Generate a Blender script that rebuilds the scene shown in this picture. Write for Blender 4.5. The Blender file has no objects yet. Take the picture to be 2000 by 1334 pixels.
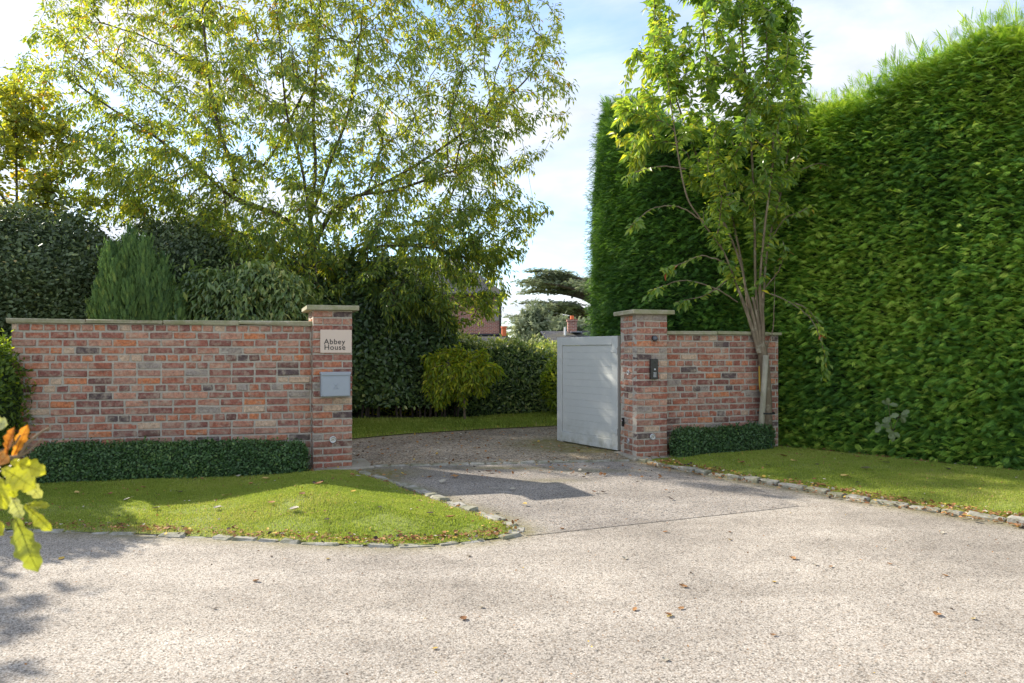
import bpy, math, random
import numpy as np
from mathutils import Vector, Matrix

# ------------------------------------------------------------------ camera, sky, sun, exposure
scene = bpy.context.scene
COL = scene.collection
random.seed(7)
RNG = np.random.default_rng(7)
F = 1333.0          # focal length in photo pixels (photo 2000 wide)
CH = 1.23           # camera height
HY = 690.0          # horizon row

cd = bpy.data.cameras.new('camera')
cam = bpy.data.objects.new('camera', cd)
COL.objects.link(cam)
cam.location = (0, 0, CH)
cam.rotation_euler = (math.radians(90), 0, 0)
cd.sensor_width = 36
cd.lens = 36 * F / 2000
cd.shift_y = (HY - 667) / 2000
cd.dof.use_dof = True; cd.dof.focus_distance = 8.5; cd.dof.aperture_fstop = 6.3
cd.clip_start = 0.05
cd.clip_end = 2000
scene.camera = cam

SUN_AZ = math.atan2(-2.33, 1.40)     # bearing from +y towards +x of the direction TO the sun
SUN_EL = math.radians(32.3)
to_sun = Vector((math.sin(SUN_AZ) * math.cos(SUN_EL), math.cos(SUN_AZ) * math.cos(SUN_EL), math.sin(SUN_EL)))
ld = bpy.data.lights.new('sun', 'SUN')
ld.energy = 3.35
ld.angle = math.radians(0.5)
ld.color = (1.0, 0.93, 0.80)
sun = bpy.data.objects.new('sun', ld)
COL.objects.link(sun)
sun.rotation_euler = to_sun.to_track_quat('Z', 'Y').to_euler()

world = bpy.data.worlds.new('World')
scene.world = world
world.use_nodes = True
wt = world.node_tree
wt.nodes.clear()
def wn(t, **k):
    n = wt.nodes.new(t)
    for a, v in k.items():
        setattr(n, a, v)
    return n
sky = wn('ShaderNodeTexSky', sky_type='NISHITA', sun_disc=False)
sky.sun_elevation = SUN_EL
sky.sun_rotation = SUN_AZ
sky.air_density = 1.0
sky.dust_density = 0.5
sky.ozone_density = 1.5
geo = wn('ShaderNodeNewGeometry')
tc = wn('ShaderNodeTexCoord')
sep = wn('ShaderNodeSeparateXYZ')
wt.links.new(tc.outputs['Generated'], sep.inputs[0])
zc = wn('ShaderNodeMath', operation='MAXIMUM'); zc.inputs[1].default_value = 0.0
wt.links.new(sep.outputs['Z'], zc.inputs[0])
za = wn('ShaderNodeMath', operation='ADD'); za.inputs[1].default_value = 0.16
wt.links.new(zc.outputs[0], za.inputs[0])
dx = wn('ShaderNodeMath', operation='DIVIDE'); dy = wn('ShaderNodeMath', operation='DIVIDE')
wt.links.new(sep.outputs['X'], dx.inputs[0]); wt.links.new(za.outputs[0], dx.inputs[1])
wt.links.new(sep.outputs['Y'], dy.inputs[0]); wt.links.new(za.outputs[0], dy.inputs[1])
comb = wn('ShaderNodeCombineXYZ')
wt.links.new(dx.outputs[0], comb.inputs[0]); wt.links.new(dy.outputs[0], comb.inputs[1])
cn = wn('ShaderNodeTexNoise'); cn.inputs['Scale'].default_value = 0.95; cn.inputs['Detail'].default_value = 9
cn.inputs['Roughness'].default_value = 0.56; cn.inputs['Distortion'].default_value = 0.35
mp = wn('ShaderNodeMapping'); mp.inputs['Location'].default_value = (3.1, 0.4, 0); mp.inputs['Scale'].default_value = (1.0, 1.0, 1)
wt.links.new(comb.outputs[0], mp.inputs[0]); wt.links.new(mp.outputs[0], cn.inputs['Vector'])
cr = wn('ShaderNodeValToRGB')
cr.color_ramp.elements[0].position = 0.40; cr.color_ramp.elements[0].color = (0.12, 0.12, 0.12, 1)
cr.color_ramp.elements[1].position = 0.60; cr.color_ramp.elements[1].color = (0.93, 0.93, 0.93, 1)
wt.links.new(cn.outputs['Fac'], cr.inputs[0])
cn2 = wn('ShaderNodeTexNoise'); cn2.inputs['Scale'].default_value = 2.2; cn2.inputs['Detail'].default_value = 6
wt.links.new(mp.outputs[0], cn2.inputs['Vector'])
cr2 = wn('ShaderNodeValToRGB')
cr2.color_ramp.elements[0].position = 0.35; cr2.color_ramp.elements[0].color = (2.75, 2.9, 3.2, 1)
cr2.color_ramp.elements[1].position = 0.62; cr2.color_ramp.elements[1].color = (3.9, 3.92, 4.0, 1)
wt.links.new(cn2.outputs['Fac'], cr2.inputs[0])
mixw = wn('ShaderNodeMixRGB')
skb = wn('ShaderNodeMixRGB', blend_type='MULTIPLY'); skb.inputs[0].default_value = 1
skb.inputs[2].default_value = (.80, .90, 1.0, 1)
wt.links.new(sky.outputs[0], skb.inputs[1])
wt.links.new(cr.outputs[0], mixw.inputs[0]); wt.links.new(skb.outputs[0], mixw.inputs[1]); wt.links.new(cr2.outputs[0], mixw.inputs[2])
bg = wn('ShaderNodeBackground'); bg.inputs['Strength'].default_value = 0.115
wo = wn('ShaderNodeOutputWorld')
wt.links.new(mixw.outputs[0], bg.inputs[0]); wt.links.new(bg.outputs[0], wo.inputs[0])

scene.view_settings.view_transform = 'Standard'
scene.view_settings.look = 'None'
scene.view_settings.gamma = 1
scene.view_settings.exposure = 1.50
scene.render.engine = 'CYCLES'
cy = scene.cycles
cy.max_bounces = 7; cy.diffuse_bounces = 3; cy.glossy_bounces = 2; cy.transmission_bounces = 4
cy.transparent_max_bounces = 4
cy.use_denoising = True

# ------------------------------------------------------------------ helpers
def at(px, py, Z):
    return np.array([(px - 1000) / F * Z, Z, CH + (HY - py) / F * Z])
def gd(px, py, h=0.0):
    Z = (CH - h) * F / (py - HY)
    return np.array([(px - 1000) / F * Z, Z])

def tag(o, label=None, cat=None, group=None, kind=None):
    if label: o['label'] = label
    if cat: o['category'] = cat
    if group: o['group'] = group
    if kind: o['kind'] = kind
    return o
def empty(name, loc, label, cat, group=None, rz=0.0):
    o = bpy.data.objects.new(name, None)
    o.empty_display_size = 0.1
    COL.objects.link(o)
    o.location = loc; o.rotation_euler = (0, 0, rz)
    return tag(o, label, cat, group)

class MB:
    """collects polygons, links them as one mesh object"""
    def __init__(s):
        s.v = []; s.f = {3: [], 4: []}; s.a = {3: [], 4: []}; s.m = {3: [], 4: []}; s.n = 0
    def add(s, V, Fc, var=0.5, mi=0):
        V = np.asarray(V, dtype=np.float32).reshape(-1, 3)
        Fc = np.asarray(Fc, dtype=np.int64)
        k = Fc.shape[1]
        s.v.append(V); s.f[k].append(Fc + s.n)
        va = np.asarray(var, dtype=np.float32)
        if va.ndim == 0: va = np.full(len(Fc), float(va), dtype=np.float32)
        s.a[k].append(va); s.m[k].append(np.full(len(Fc), mi, dtype=np.int32))
        s.n += len(V)
    def box(s, c, d, M=None, var=0.5, mi=0, jit=0.0, bev=0.0):
        c = np.asarray(c, float); h = np.asarray(d, float) / 2
        if bev <= 0:
            V = np.array([[x, y, z] for z in (-1, 1) for y in (-1, 1) for x in (-1, 1)], float) * h
            Fc = np.array([[0, 2, 3, 1], [4, 5, 7, 6], [0, 1, 5, 4], [2, 6, 7, 3], [1, 3, 7, 5], [0, 4, 6, 2]])
            T = None
        else:
            V = []; idx = {}
            for sx in (-1, 1):
                for sy in (-1, 1):
                    for sz in (-1, 1):
                        for ax in range(3):
                            p = np.array([sx, sy, sz]) * (h - bev)
                            p[ax] = (sx, sy, sz)[ax] * h[ax]
                            idx[(sx, sy, sz, ax)] = len(V); V.append(p)
            V = np.array(V); Fc = []; T = []
            for ax in range(3):
                b, c2 = [i for i in range(3) if i != ax]
                for sg in (-1, 1):
                    q = []
                    for (p, r) in ((-1, -1), (1, -1), (1, 1), (-1, 1)):
                        t = [0, 0, 0]; t[ax] = sg; t[b] = p; t[c2] = r
                        q.append(idx[(t[0], t[1], t[2], ax)])
                    if (sg > 0) == (ax == 1): q = q[::-1]
                    Fc.append(q)
            for ax in range(3):                      # edges along ax
                b, c2 = [i for i in range(3) if i != ax]
                for p in (-1, 1):
                    for r in (-1, 1):
                        q = []
                        for (u, w) in ((-1, b), (1, b), (1, c2), (-1, c2)):
                            t = [0, 0, 0]; t[ax] = u; t[b] = p; t[c2] = r
                            q.append(idx[(t[0], t[1], t[2], w)])
                        P = V[q]; nrm = np.cross(P[1] - P[0], P[2] - P[1]); out = P.mean(0)
                        if nrm @ out < 0: q = q[::-1]
                        Fc.append(q)
            for sx in (-1, 1):
                for sy in (-1, 1):
                    for sz in (-1, 1):
                        q = [idx[(sx, sy, sz, a)] for a in range(3)]
                        P = V[q]
                        if np.cross(P[1] - P[0], P[2] - P[1]) @ P.mean(0) < 0: q = q[::-1]
                        T.append(q)
            Fc = np.array(Fc); T = np.array(T)
        if jit: V = V + RNG.normal(0, jit, V.shape)
        V = V + c
        if M is not None: V = V @ np.asarray(M)[:3, :3].T + np.asarray(M)[:3, 3]
        s.add(V, Fc, var, mi)
        if T is not None:
            s.n -= len(V); s.v.pop()
            n0 = s.n
            s.v.append(V.astype(np.float32)); s.n += len(V)
            s.f[3].append(T + n0); s.a[3].append(np.full(len(T), var, dtype=np.float32)); s.m[3].append(np.full(len(T), mi, dtype=np.int32))
    def cyl(s, p0, p1, r0, r1=None, n=12, var=0.5, mi=0, caps=True):
        r1 = r0 if r1 is None else r1
        p0 = np.asarray(p0, float); p1 = np.asarray(p1, float)
        d = p1 - p0; d = d / (np.linalg.norm(d) + 1e-9)
        a = np.cross(d, [0, 0, 1.0]) if abs(d[2]) < .9 else np.cross(d, [1.0, 0, 0])
        a /= np.linalg.norm(a); b = np.cross(d, a)
        t = np.arange(n) * 2 * math.pi / n
        ring = np.cos(t)[:, None] * a + np.sin(t)[:, None] * b
        V = np.vstack([p0 + ring * r0, p1 + ring * r1, p0[None], p1[None]])
        i = np.arange(n); j = (i + 1) % n
        s.add(V, np.stack([i, j, j + n, i + n], 1), var, mi)
        if caps:
            n0 = s.n - len(V)
            T = np.vstack([np.stack([j, i, np.full(n, 2 * n)], 1), np.stack([i + n, j + n, np.full(n, 2 * n + 1)], 1)]) + n0
            s.f[3].append(T); s.a[3].append(np.full(len(T), var, dtype=np.float32)); s.m[3].append(np.full(len(T), mi, dtype=np.int32))
    def tube(s, pts, rad, n=6, var=0.5, mi=0):
        pts = np.asarray(pts, float); rad = np.broadcast_to(np.asarray(rad, float), (len(pts),))
        tg = np.gradient(pts, axis=0); tg /= np.linalg.norm(tg, axis=1)[:, None] + 1e-9
        up = np.array([0.31, 0.17, 0.93]) if abs(tg[:, 2]).mean() < .8 else np.array([1.0, 0.1, 0])
        a = np.cross(tg, up); a /= np.linalg.norm(a, axis=1)[:, None] + 1e-9
        b = np.cross(tg, a)
        t = np.arange(n) * 2 * math.pi / n
        V = pts[:, None] + rad[:, None, None] * (np.cos(t)[None, :, None] * a[:, None] + np.sin(t)[None, :, None] * b[:, None])
        Fc = []
        i = np.arange(n); j = (i + 1) % n
        for k in range(len(pts) - 1):
            Fc.append(np.stack([i + k * n, j + k * n, j + (k + 1) * n, i + (k + 1) * n], 1))
        s.add(V.reshape(-1, 3), np.vstack(Fc), var, mi)
    def build(s, name, mats, parent=None, smooth=False, off=None):
        me = bpy.data.meshes.new(name)
        V = np.vstack(s.v).astype(np.float32)
        if off is not None: V = V - np.asarray(off, dtype=np.float32)
        loops = []; starts = []; tot = []; va = []; mi = []; c = 0
        for k in (4, 3):
            if s.f[k]:
                Fc = np.vstack(s.f[k])
                loops.append(Fc.reshape(-1)); starts.append(c + np.arange(len(Fc)) * k); tot.append(np.full(len(Fc), k))
                va.append(np.concatenate(s.a[k])); mi.append(np.concatenate(s.m[k])); c += Fc.size
        loops = np.concatenate(loops); starts = np.concatenate(starts); va = np.concatenate(va); mi = np.concatenate(mi)
        me.vertices.add(len(V)); me.vertices.foreach_set('co', V.reshape(-1))
        me.loops.add(len(loops)); me.loops.foreach_set('vertex_index', loops.astype(np.int32))
        me.polygons.add(len(starts)); me.polygons.foreach_set('loop_start', starts.astype(np.int32))
        if not isinstance(mats, (list, tuple)): mats = [mats]
        for m in mats: me.materials.append(m)
        me.polygons.foreach_set('material_index', mi)
        me.polygons.foreach_set('use_smooth', np.full(len(starts), smooth))
        me.update(calc_edges=True)
        at_ = me.attributes.new('var', 'FLOAT', 'FACE')
        at_.data.foreach_set('value', va)
        me.validate()
        o = bpy.data.objects.new(name, me)
        COL.objects.link(o)
        if parent is not None: o.parent = parent
        return o

def rotz(deg, loc=(0, 0, 0)):
    return np.array(Matrix.Translation(Vector(loc)) @ Matrix.Rotation(math.radians(deg), 4, 'Z'))

_ks = RNG.normal(0, 1, (10, 3)); _ks /= np.linalg.norm(_ks, axis=1)[:, None]
_ph = RNG.uniform(0, 6.28, 10)
def snoise(P, scale=1.0, seed=0):
    P = np.asarray(P, float)
    out = np.zeros(P.shape[:-1])
    for i in range(8):
        f = scale * (1 + 0.55 * i)
        out += np.sin(P @ _ks[(i + seed) % 10] * f + _ph[(i * 3 + seed) % 10] + seed * 1.7) / (1 + 0.45 * i)
    return out / 2.6
def norm(a):
    return a / (np.linalg.norm(a, axis=-1, keepdims=True) + 1e-9)

# ------------------------------------------------------------------ materials
def mat(name):
    m = bpy.data.materials.new(name); m.use_nodes = True
    nt = m.node_tree; b = nt.nodes['Principled BSDF']
    return m, nt, b
def node(nt, t, **k):
    n = nt.nodes.new(t)
    for a, v in k.items():
        if a in n.inputs: n.inputs[a].default_value = v
        else: setattr(n, a, v)
    return n
def ramp(nt, src, stops, interp='LINEAR'):
    r = nt.nodes.new('ShaderNodeValToRGB'); e = r.color_ramp.elements
    r.color_ramp.interpolation = interp
    while len(e) > 1: e.remove(e[0])
    e[0].position = stops[0][0]; e[0].color = (*stops[0][1], 1)
    for p, c in stops[1:]:
        x = e.new(p); x.color = (*c, 1)
    nt.links.new(src, r.inputs[0])
    return r.outputs[0]
def mix(nt, fac, a, b, mode='MIX'):
    n = nt.nodes.new('ShaderNodeMixRGB'); n.blend_type = mode
    for i, v in ((0, fac), (1, a), (2, b)):
        if hasattr(v, 'links') or isinstance(v, bpy.types.NodeSocket): nt.links.new(v, n.inputs[i])
        elif i == 0: n.inputs[0].default_value = v
        else: n.inputs[i].default_value = (*v, 1)
    return n.outputs[0]
def noise(nt, scale, detail=4, rough=0.55, coord='Object', sc=None):
    t = nt.nodes.new('ShaderNodeTexCoord'); n = nt.nodes.new('ShaderNodeTexNoise')
    n.inputs['Scale'].default_value = scale; n.inputs['Detail'].default_value = detail; n.inputs['Roughness'].default_value = rough
    if sc is not None:
        m = nt.nodes.new('ShaderNodeMapping'); m.inputs['Scale'].default_value = sc
        nt.links.new(t.outputs[coord], m.inputs[0]); nt.links.new(m.outputs[0], n.inputs['Vector'])
    else: nt.links.new(t.outputs[coord], n.inputs['Vector'])
    return n.outputs['Fac']
def attr(nt, name='var'):
    a = nt.nodes.new('ShaderNodeAttribute'); a.attribute_name = name
    return a.outputs['Fac']
def bump(nt, b, h, strength=0.5, dist=0.01):
    n = nt.nodes.new('ShaderNodeBump'); n.inputs['Strength'].default_value = strength; n.inputs['Distance'].default_value = dist
    nt.links.new(h, n.inputs['Height']); nt.links.new(n.outputs[0], b.inputs['Normal'])
def setc(nt, b, c):
    if isinstance(c, bpy.types.NodeSocket): nt.links.new(c, b.inputs['Base Color'])
    else: b.inputs['Base Color'].default_value = (*c, 1)

def leaf_mat(name, stops, trans=0.45, tr_gain=(1.5, 1.45, 0.6), rough=0.45, spec=0.35):
    m, nt, b = mat(name)
    col = ramp(nt, attr(nt), stops)
    if name == 'oak_leaf': col = mix(nt, 1, col, ramp(nt, noise(nt, 70, 6, .7), [(.30, (.82, .75, .6)), (.5, (1, 1, 1)), (.75, (1.12, 1.06, .9))]), 'MULTIPLY')
    setc(nt, b, col); b.inputs['Roughness'].default_value = rough; b.inputs['Specular IOR Level'].default_value = spec
    tr = node(nt, 'ShaderNodeBsdfTranslucent')
    tc_ = mix(nt, 1.0, col, tr_gain, 'MULTIPLY')
    nt.links.new(tc_, tr.inputs[0])
    mx = node(nt, 'ShaderNodeMixShader'); mx.inputs[0].default_value = trans
    nt.links.new(b.outputs[0], mx.inputs[1]); nt.links.new(tr.outputs[0], mx.inputs[2])
    nt.links.new(mx.outputs[0], nt.nodes['Material Output'].inputs[0])
    return m
def plain(name, col, rough=0.6, metal=0.0, nscale=30, amt=0.12, bstr=0.0):
    m, nt, b = mat(name)
    n = noise(nt, nscale, 5)
    c = mix(nt, n, tuple(x * (1 - amt) for x in col), tuple(min(1, x * (1 + amt)) for x in col))
    setc(nt, b, c); b.inputs['Roughness'].default_value = rough; b.inputs['Metallic'].default_value = metal
    if bstr: bump(nt, b, n, bstr, 0.004)
    return m

M = {}
def mk_brick():
    m, nt, b = mat('brick')
    a = attr(nt)
    base = ramp(nt, a, [(0, (0.349, 0.128, 0.080)), (.11, (0.430, 0.169, 0.095)), (.20, (0.307, 0.118, 0.085)), (.30, (0.410, 0.194, 0.135)), (.42, (0.276, 0.118, 0.090)),
                        (.52, (0.451, 0.236, 0.165)), (.62, (0.369, 0.194, 0.145)), (.70, (0.512, 0.189, 0.085)), (.75, (0.225, 0.092, 0.075)), (.82, (0.533, 0.389, 0.280)),
                        (.88, (0.108, 0.077, 0.078)), (.92, (0.307, 0.267, 0.240)), (.96, (0.154, 0.072, 0.060))], 'CONSTANT')
    n1 = noise(nt, 40, 6, .75)
    c = mix(nt, ramp(nt, n1, [(.36, (0, 0, 0)), (.62, (1, 1, 1))]), mix(nt, 1.0, base, (.62, .56, .55), 'MULTIPLY'), mix(nt, 1.0, base, (1.3, 1.25, 1.2), 'MULTIPLY'))
    lime = ramp(nt, noise(nt, 16, 6, .7), [(.47, (0, 0, 0)), (.66, (.62, .62, .62))])
    c = mix(nt, lime, c, (.50, .41, .31))
    tz = nt.nodes.new('ShaderNodeTexCoord'); sz = nt.nodes.new('ShaderNodeSeparateXYZ'); nt.links.new(tz.outputs['Object'], sz.inputs[0])
    hz = ramp(nt, sz.outputs['Z'], [(0, (.55, .55, .55)), (.30, (.30, .30, .30)), (.5, (0, 0, 0))])
    mo = ramp(nt, noise(nt, 5, 6, .7), [(.42, (0, 0, 0)), (.62, (1, 1, 1))])
    c = mix(nt, mix(nt, 1, hz, mo, 'MULTIPLY'), c, (.15, .135, .075))
    dk = ramp(nt, noise(nt, 9, 5, .6, sc=(1, 1, 1.6)), [(.58, (0, 0, 0)), (.74, (.6, .6, .6))])
    c = mix(nt, dk, c, (.10, .06, .055))
    setc(nt, b, c); b.inputs['Roughness'].default_value = .9
    bump(nt, b, n1, .8, .006)
    return m
M['brick'] = mk_brick()
def mk_mortar():
    m, nt, b = mat('mortar')
    c = ramp(nt, noise(nt, 60, 5), [(.3, (.36, .32, .265)), (.7, (.50, .45, .38))])
    setc(nt, b, c); b.inputs['Roughness'].default_value = .95
    bump(nt, b, noise(nt, 250, 3), .5, .003)
    return m
M['mortar'] = mk_mortar()
def mk_stone(name, c0, c1, moss=(.20, .21, .09), mlo=.45, mhi=.65):
    m, nt, b = mat(name)
    c = ramp(nt, noise(nt, 45, 6, .7), [(.3, c0), (.7, c1)])
    ms = ramp(nt, noise(nt, 7, 6, .7), [(mlo, (0, 0, 0)), (mhi, (.75, .75, .75))])
    c = mix(nt, ms, c, moss)
    setc(nt, b, c); b.inputs['Roughness'].default_value = .9
    bump(nt, b, noise(nt, 70, 6, .7), .7, .006)
    return m
M['coping'] = mk_stone('coping_stone', (.30, .26, .19), (.48, .43, .32), (.22, .23, .10), .38, .62)
M['kerb'] = mk_stone('kerb_stone', (.24, .225, .20), (.46, .43, .38), (.14, .14, .06), .38, .60)
M['slab'] = mk_stone('slab_stone', (.25, .22, .18), (.40, .36, .29), (.15, .15, .07), .5, .7)

def mk_tarmac(name, lo, hi, dark, moss=False, sc=1.0, sand=(.40, .33, .26)):
    m, nt, b = mat(name)
    t = nt.nodes.new('ShaderNodeTexCoord')
    v = node(nt, 'ShaderNodeTexVoronoi'); v.inputs['Scale'].default_value = 95 * sc
    nt.links.new(t.outputs['Object'], v.inputs['Vector'])
    sp = nt.nodes.new('ShaderNodeSeparateColor'); nt.links.new(v.outputs['Color'], sp.inputs[0])
    c = ramp(nt, sp.outputs[0], [(0, dark), (.10, dark), (.22, lo), (.6, hi), (.86, sand), (.93, hi), (1, tuple(min(1, x * 1.25) for x in hi))])
    gap = ramp(nt, v.outputs['Distance'], [(.30, (1, 1, 1)), (.62, (.56, .54, .53))])
    c = mix(nt, .85, c, gap, 'MULTIPLY')
    big = ramp(nt, noise(nt, .8, 6, .6), [(.36, (.76, .75, .745)), (.60, (1.08, 1.07, 1.06))])
    c = mix(nt, 1, c, big, 'MULTIPLY')
    trk = ramp(nt, noise(nt, 1.3, 3, .5, sc=(.3, 1.9, 1)), [(.38, (.88, .875, .87)), (.6, (1.04, 1.04, 1.04))])
    c = mix(nt, 1, c, trk, 'MULTIPLY')
    fine = ramp(nt, noise(nt, 7, 5, .7), [(.3, (.88, .88, .88)), (.7, (1.08, 1.08, 1.08))])
    c = mix(nt, 1, c, fine, 'MULTIPLY')
    if moss:
        ma = attr(nt, 'moss')
        mm = node(nt, 'ShaderNodeMath', operation='MULTIPLY'); nt.links.new(ma, mm.inputs[0])
        nz = ramp(nt, noise(nt, 14, 6, .75), [(.28, (0, 0, 0)), (.58, (1, 1, 1))])
        nt.links.new(nz, mm.inputs[1])
        c = mix(nt, mm.outputs[0], c, (.15, .13, .035))
    setc(nt, b, c); b.inputs['Roughness'].default_value = .9; b.inputs['Specular IOR Level'].default_value = .25
    bump(nt, b, v.outputs['Distance'], -.55, .006)
    return m
M['road'] = mk_tarmac('road_surface', (.44, .40, .35), (.56, .515, .455), (.20, .18, .155), True, 1.5)
M['drive'] = mk_tarmac('drive_tarmac', (.30, .275, .25), (.44, .41, .375), (.12, .11, .10), True, 1.2)
M['gravel'] = mk_tarmac('gravel_stones', (.30, .25, .19), (.50, .43, .34), (.12, .09, .06), True, .6, (.40, .28, .16))
M['soil'] = plain('soil', (.07, .05, .032), .95, 0, 20, .5, .6)
def mk_lawn():
    m, nt, b = mat('lawn_base')
    c = ramp(nt, noise(nt, 25, 6, .7), [(.3, (.13, .12, .04)), (.45, (.16, .20, .03)), (.7, (.27, .30, .05))])
    setc(nt, b, c); b.inputs['Roughness'].default_value = .95
    bump(nt, b, noise(nt, 90, 4), .7, .01)
    return m
M['lawn'] = mk_lawn()
M['field'] = mk_lawn()
M['blade'] = leaf_mat('grass_blade', [(0, (.20, .28, .045)), (.5, (.33, .40, .07)), (.85, (.44, .46, .11)), (1, (.50, .42, .20))], .4, (1.15, 1.15, .7), .6, .2)
M['big_leaf'] = leaf_mat('cherry_leaf', [(0, (.10, .18, .06)), (.42, (.22, .30, .07)), (.68, (.42, .46, .06)), (.92, (.62, .55, .06)), (1, (.64, .32, .06))], .52, (1.5, 1.42, .5), .35, .5)
M['small_leaf'] = leaf_mat('young_tree_leaf', [(0, (.09, .18, .07)), (.5, (.20, .32, .07)), (.85, (.38, .47, .08)), (.95, (.56, .52, .08)), (.97, (.45, .10, .04)), (1, (.40, .08, .04))], .5, (1.45, 1.45, .55), .28, .6)
M['hedge'] = leaf_mat('conifer_spray', [(0, (.06, .15, .035)), (.5, (.17, .34, .055)), (.85, (.34, .52, .07)), (1, (.46, .58, .10))], .42, (1.2, 1.2, .6), .55, .25)
M['core'] = plain('foliage_core', (.035, .06, .022), 1.0, 0, 8, .4)  # dark backing inside foliage, puts the shade of the gaps into colour
M['box'] = leaf_mat('box_leaf', [(0, (.035, .085, .03)), (.6, (.085, .17, .05)), (1, (.19, .28, .07))], .25, (1.3, 1.3, .7), .4, .5)
M['laurel'] = leaf_mat('laurel_leaf', [(0, (.06, .11, .045)), (.6, (.15, .23, .07)), (.9, (.33, .40, .11)), (1, (.52, .52, .20))], .35, (1.3, 1.3, .6), .3, .7)
M['pale'] = leaf_mat('pale_leaf', [(0, (.10, .15, .07)), (.6, (.24, .29, .13)), (1, (.48, .48, .25))], .35, (1.2, 1.2, .7), .35, .5)
M['lime'] = leaf_mat('yellow_green_leaf', [(0, (.10, .17, .03)), (.5, (.28, .38, .035)), (1, (.60, .56, .05))], .5, (1.5, 1.4, .5), .4, .4)
M['thuja'] = leaf_mat('thuja_spray', [(0, (.075, .15, .055)), (.6, (.17, .28, .08)), (1, (.32, .40, .10))], .3, (1.2, 1.2, .7), .6, .25)
M['ivy'] = leaf_mat('dark_evergreen_leaf', [(0, (.06, .09, .045)), (.6, (.13, .18, .075)), (.90, (.26, .30, .10)), (1, (.42, .30, .09))], .28, (1.2, 1.2, .7), .35, .5)
M['autumn'] = leaf_mat('maple_leaf', [(0, (.14, .20, .06)), (.4, (.30, .34, .08)), (.7, (.48, .48, .06)), (.88, (.60, .50, .06)), (1, (.48, .24, .08))], .55, (1.5, 1.4, .5), .45, .3)
M['cedar'] = leaf_mat('hazed_cedar_needles', [(0, (.14, .18, .12)), (.6, (.26, .30, .19)), (1, (.42, .44, .28))], .3, (1.1, 1.1, .9), .7, .2)  # paler needle tones put the distance haze into the colour
M['oak'] = leaf_mat('oak_leaf', [(0, (.20, .24, .05)), (.3, (.42, .44, .05)), (.6, (.60, .58, .05)), (.72, (.42, .46, .40)), (.8, (.55, .24, .05)), (1, (.48, .16, .03))], .5, (1.3, 1.3, .5), .3, .6)
M['dead'] = leaf_mat('fallen_leaf', [(0, (.16, .075, .035)), (.35, (.34, .17, .07)), (.6, (.45, .24, .10)), (.8, (.52, .36, .07)), (.9, (.50, .45, .36)), (1, (.07, .05, .04))], .15, (1.1, 1, .8), .7, .2)
def mk_bark(name, c0, c1, c2, lich=.6):
    m, nt, b = mat(name)
    n = noise(nt, 18, 6, .7, sc=(1, 1, .35))
    c = ramp(nt, n, [(.3, c0), (.65, c1)])
    l = ramp(nt, noise(nt, 6, 5, .7), [(lich, (0, 0, 0)), (lich + .1, (.8, .8, .8))])
    c = mix(nt, l, c, c2)
    setc(nt, b, c); b.inputs['Roughness'].default_value = .9
    bump(nt, b, n, .6, .01)
    return m
M['bark'] = mk_bark('dark_bark', (.045, .033, .024), (.12, .09, .065), (.15, .14, .09))
M['bark_light'] = mk_bark('lichen_bark', (.11, .08, .052), (.24, .185, .12), (.36, .33, .25), .56)
M['stake'] = mk_bark('weathered_stake', (.22, .20, .14), (.42, .38, .29), (.24, .26, .12), .55)
M['lichen'] = plain('orange_lichen', (.42, .27, .04), .9, 0, 40, .3)
M['gate'] = plain('pale_grey_paint', (.50, .505, .48), .5, 0, 5, .04)
def mk_gate():
    m, nt, b = mat('pale_grey_paint')
    tz = nt.nodes.new('ShaderNodeTexCoord'); sz = nt.nodes.new('ShaderNodeSeparateXYZ'); nt.links.new(tz.outputs['Object'], sz.inputs[0])
    c = mix(nt, noise(nt, 3, 6, .7, sc=(1, 1, .5)), (.46, .465, .44), (.535, .54, .515))
    hz = ramp(nt, sz.outputs['Z'], [(0, (.8, .8, .8)), (.16, (.35, .35, .35)), (.4, (0, 0, 0))])
    mo = ramp(nt, noise(nt, 9, 6, .75), [(.42, (0, 0, 0)), (.66, (1, 1, 1))])
    c = mix(nt, mix(nt, 1, hz, mo, 'MULTIPLY'), c, (.25, .23, .14))
    setc(nt, b, c); b.inputs['Roughness'].default_value = .5
    bump(nt, b, noise(nt, 60, 4, .6, sc=(.15, 1, 1)), .12, .003)
    return m
M['gate'] = mk_gate()
M['gate_dark'] = plain('gate_groove', (.16, .17, .18), .7, 0, 5, .05)
M['metal'] = plain('brushed_metal', (.55, .55, .56), .35, .7, 60, .08)
M['letterbox'] = plain('grey_letterbox_paint', (.33, .36, .41), .45, .15, 30, .04)
M['black'] = plain('black_plastic', (.012, .012, .014), .25, 0, 40, .1)
M['white'] = plain('white_paint', (.78, .77, .74), .5, 0, 20, .05)
M['sign'] = plain('sign_plate', (.66, .52, .43), .45, 0, 3, .03)
M['ink'] = plain('sign_lettering', (.035, .03, .03), .5, 0, 10, .05)
M['keys'] = plain('keypad_keys', (.5, .5, .5), .4, 0, 20, .05)
M['lens'] = plain('lamp_lens', (.62, .58, .50), .25, 0, 20, .1)
M['blue'] = plain('blue_tag_plastic', (.07, .14, .50), .5, 0, 20, .1)
M['rubber'] = plain('black_strap', (.02, .02, .02), .8, 0, 20, .1)
M['pot'] = plain('terracotta', (.62, .15, .05), .8, 0, 5, .1)
M['render'] = plain('white_render', (.70, .70, .70), .8, 0, 3, .05)
M['lead'] = plain('lead_flashing', (.35, .38, .42), .5, .2, 5, .1)
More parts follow.
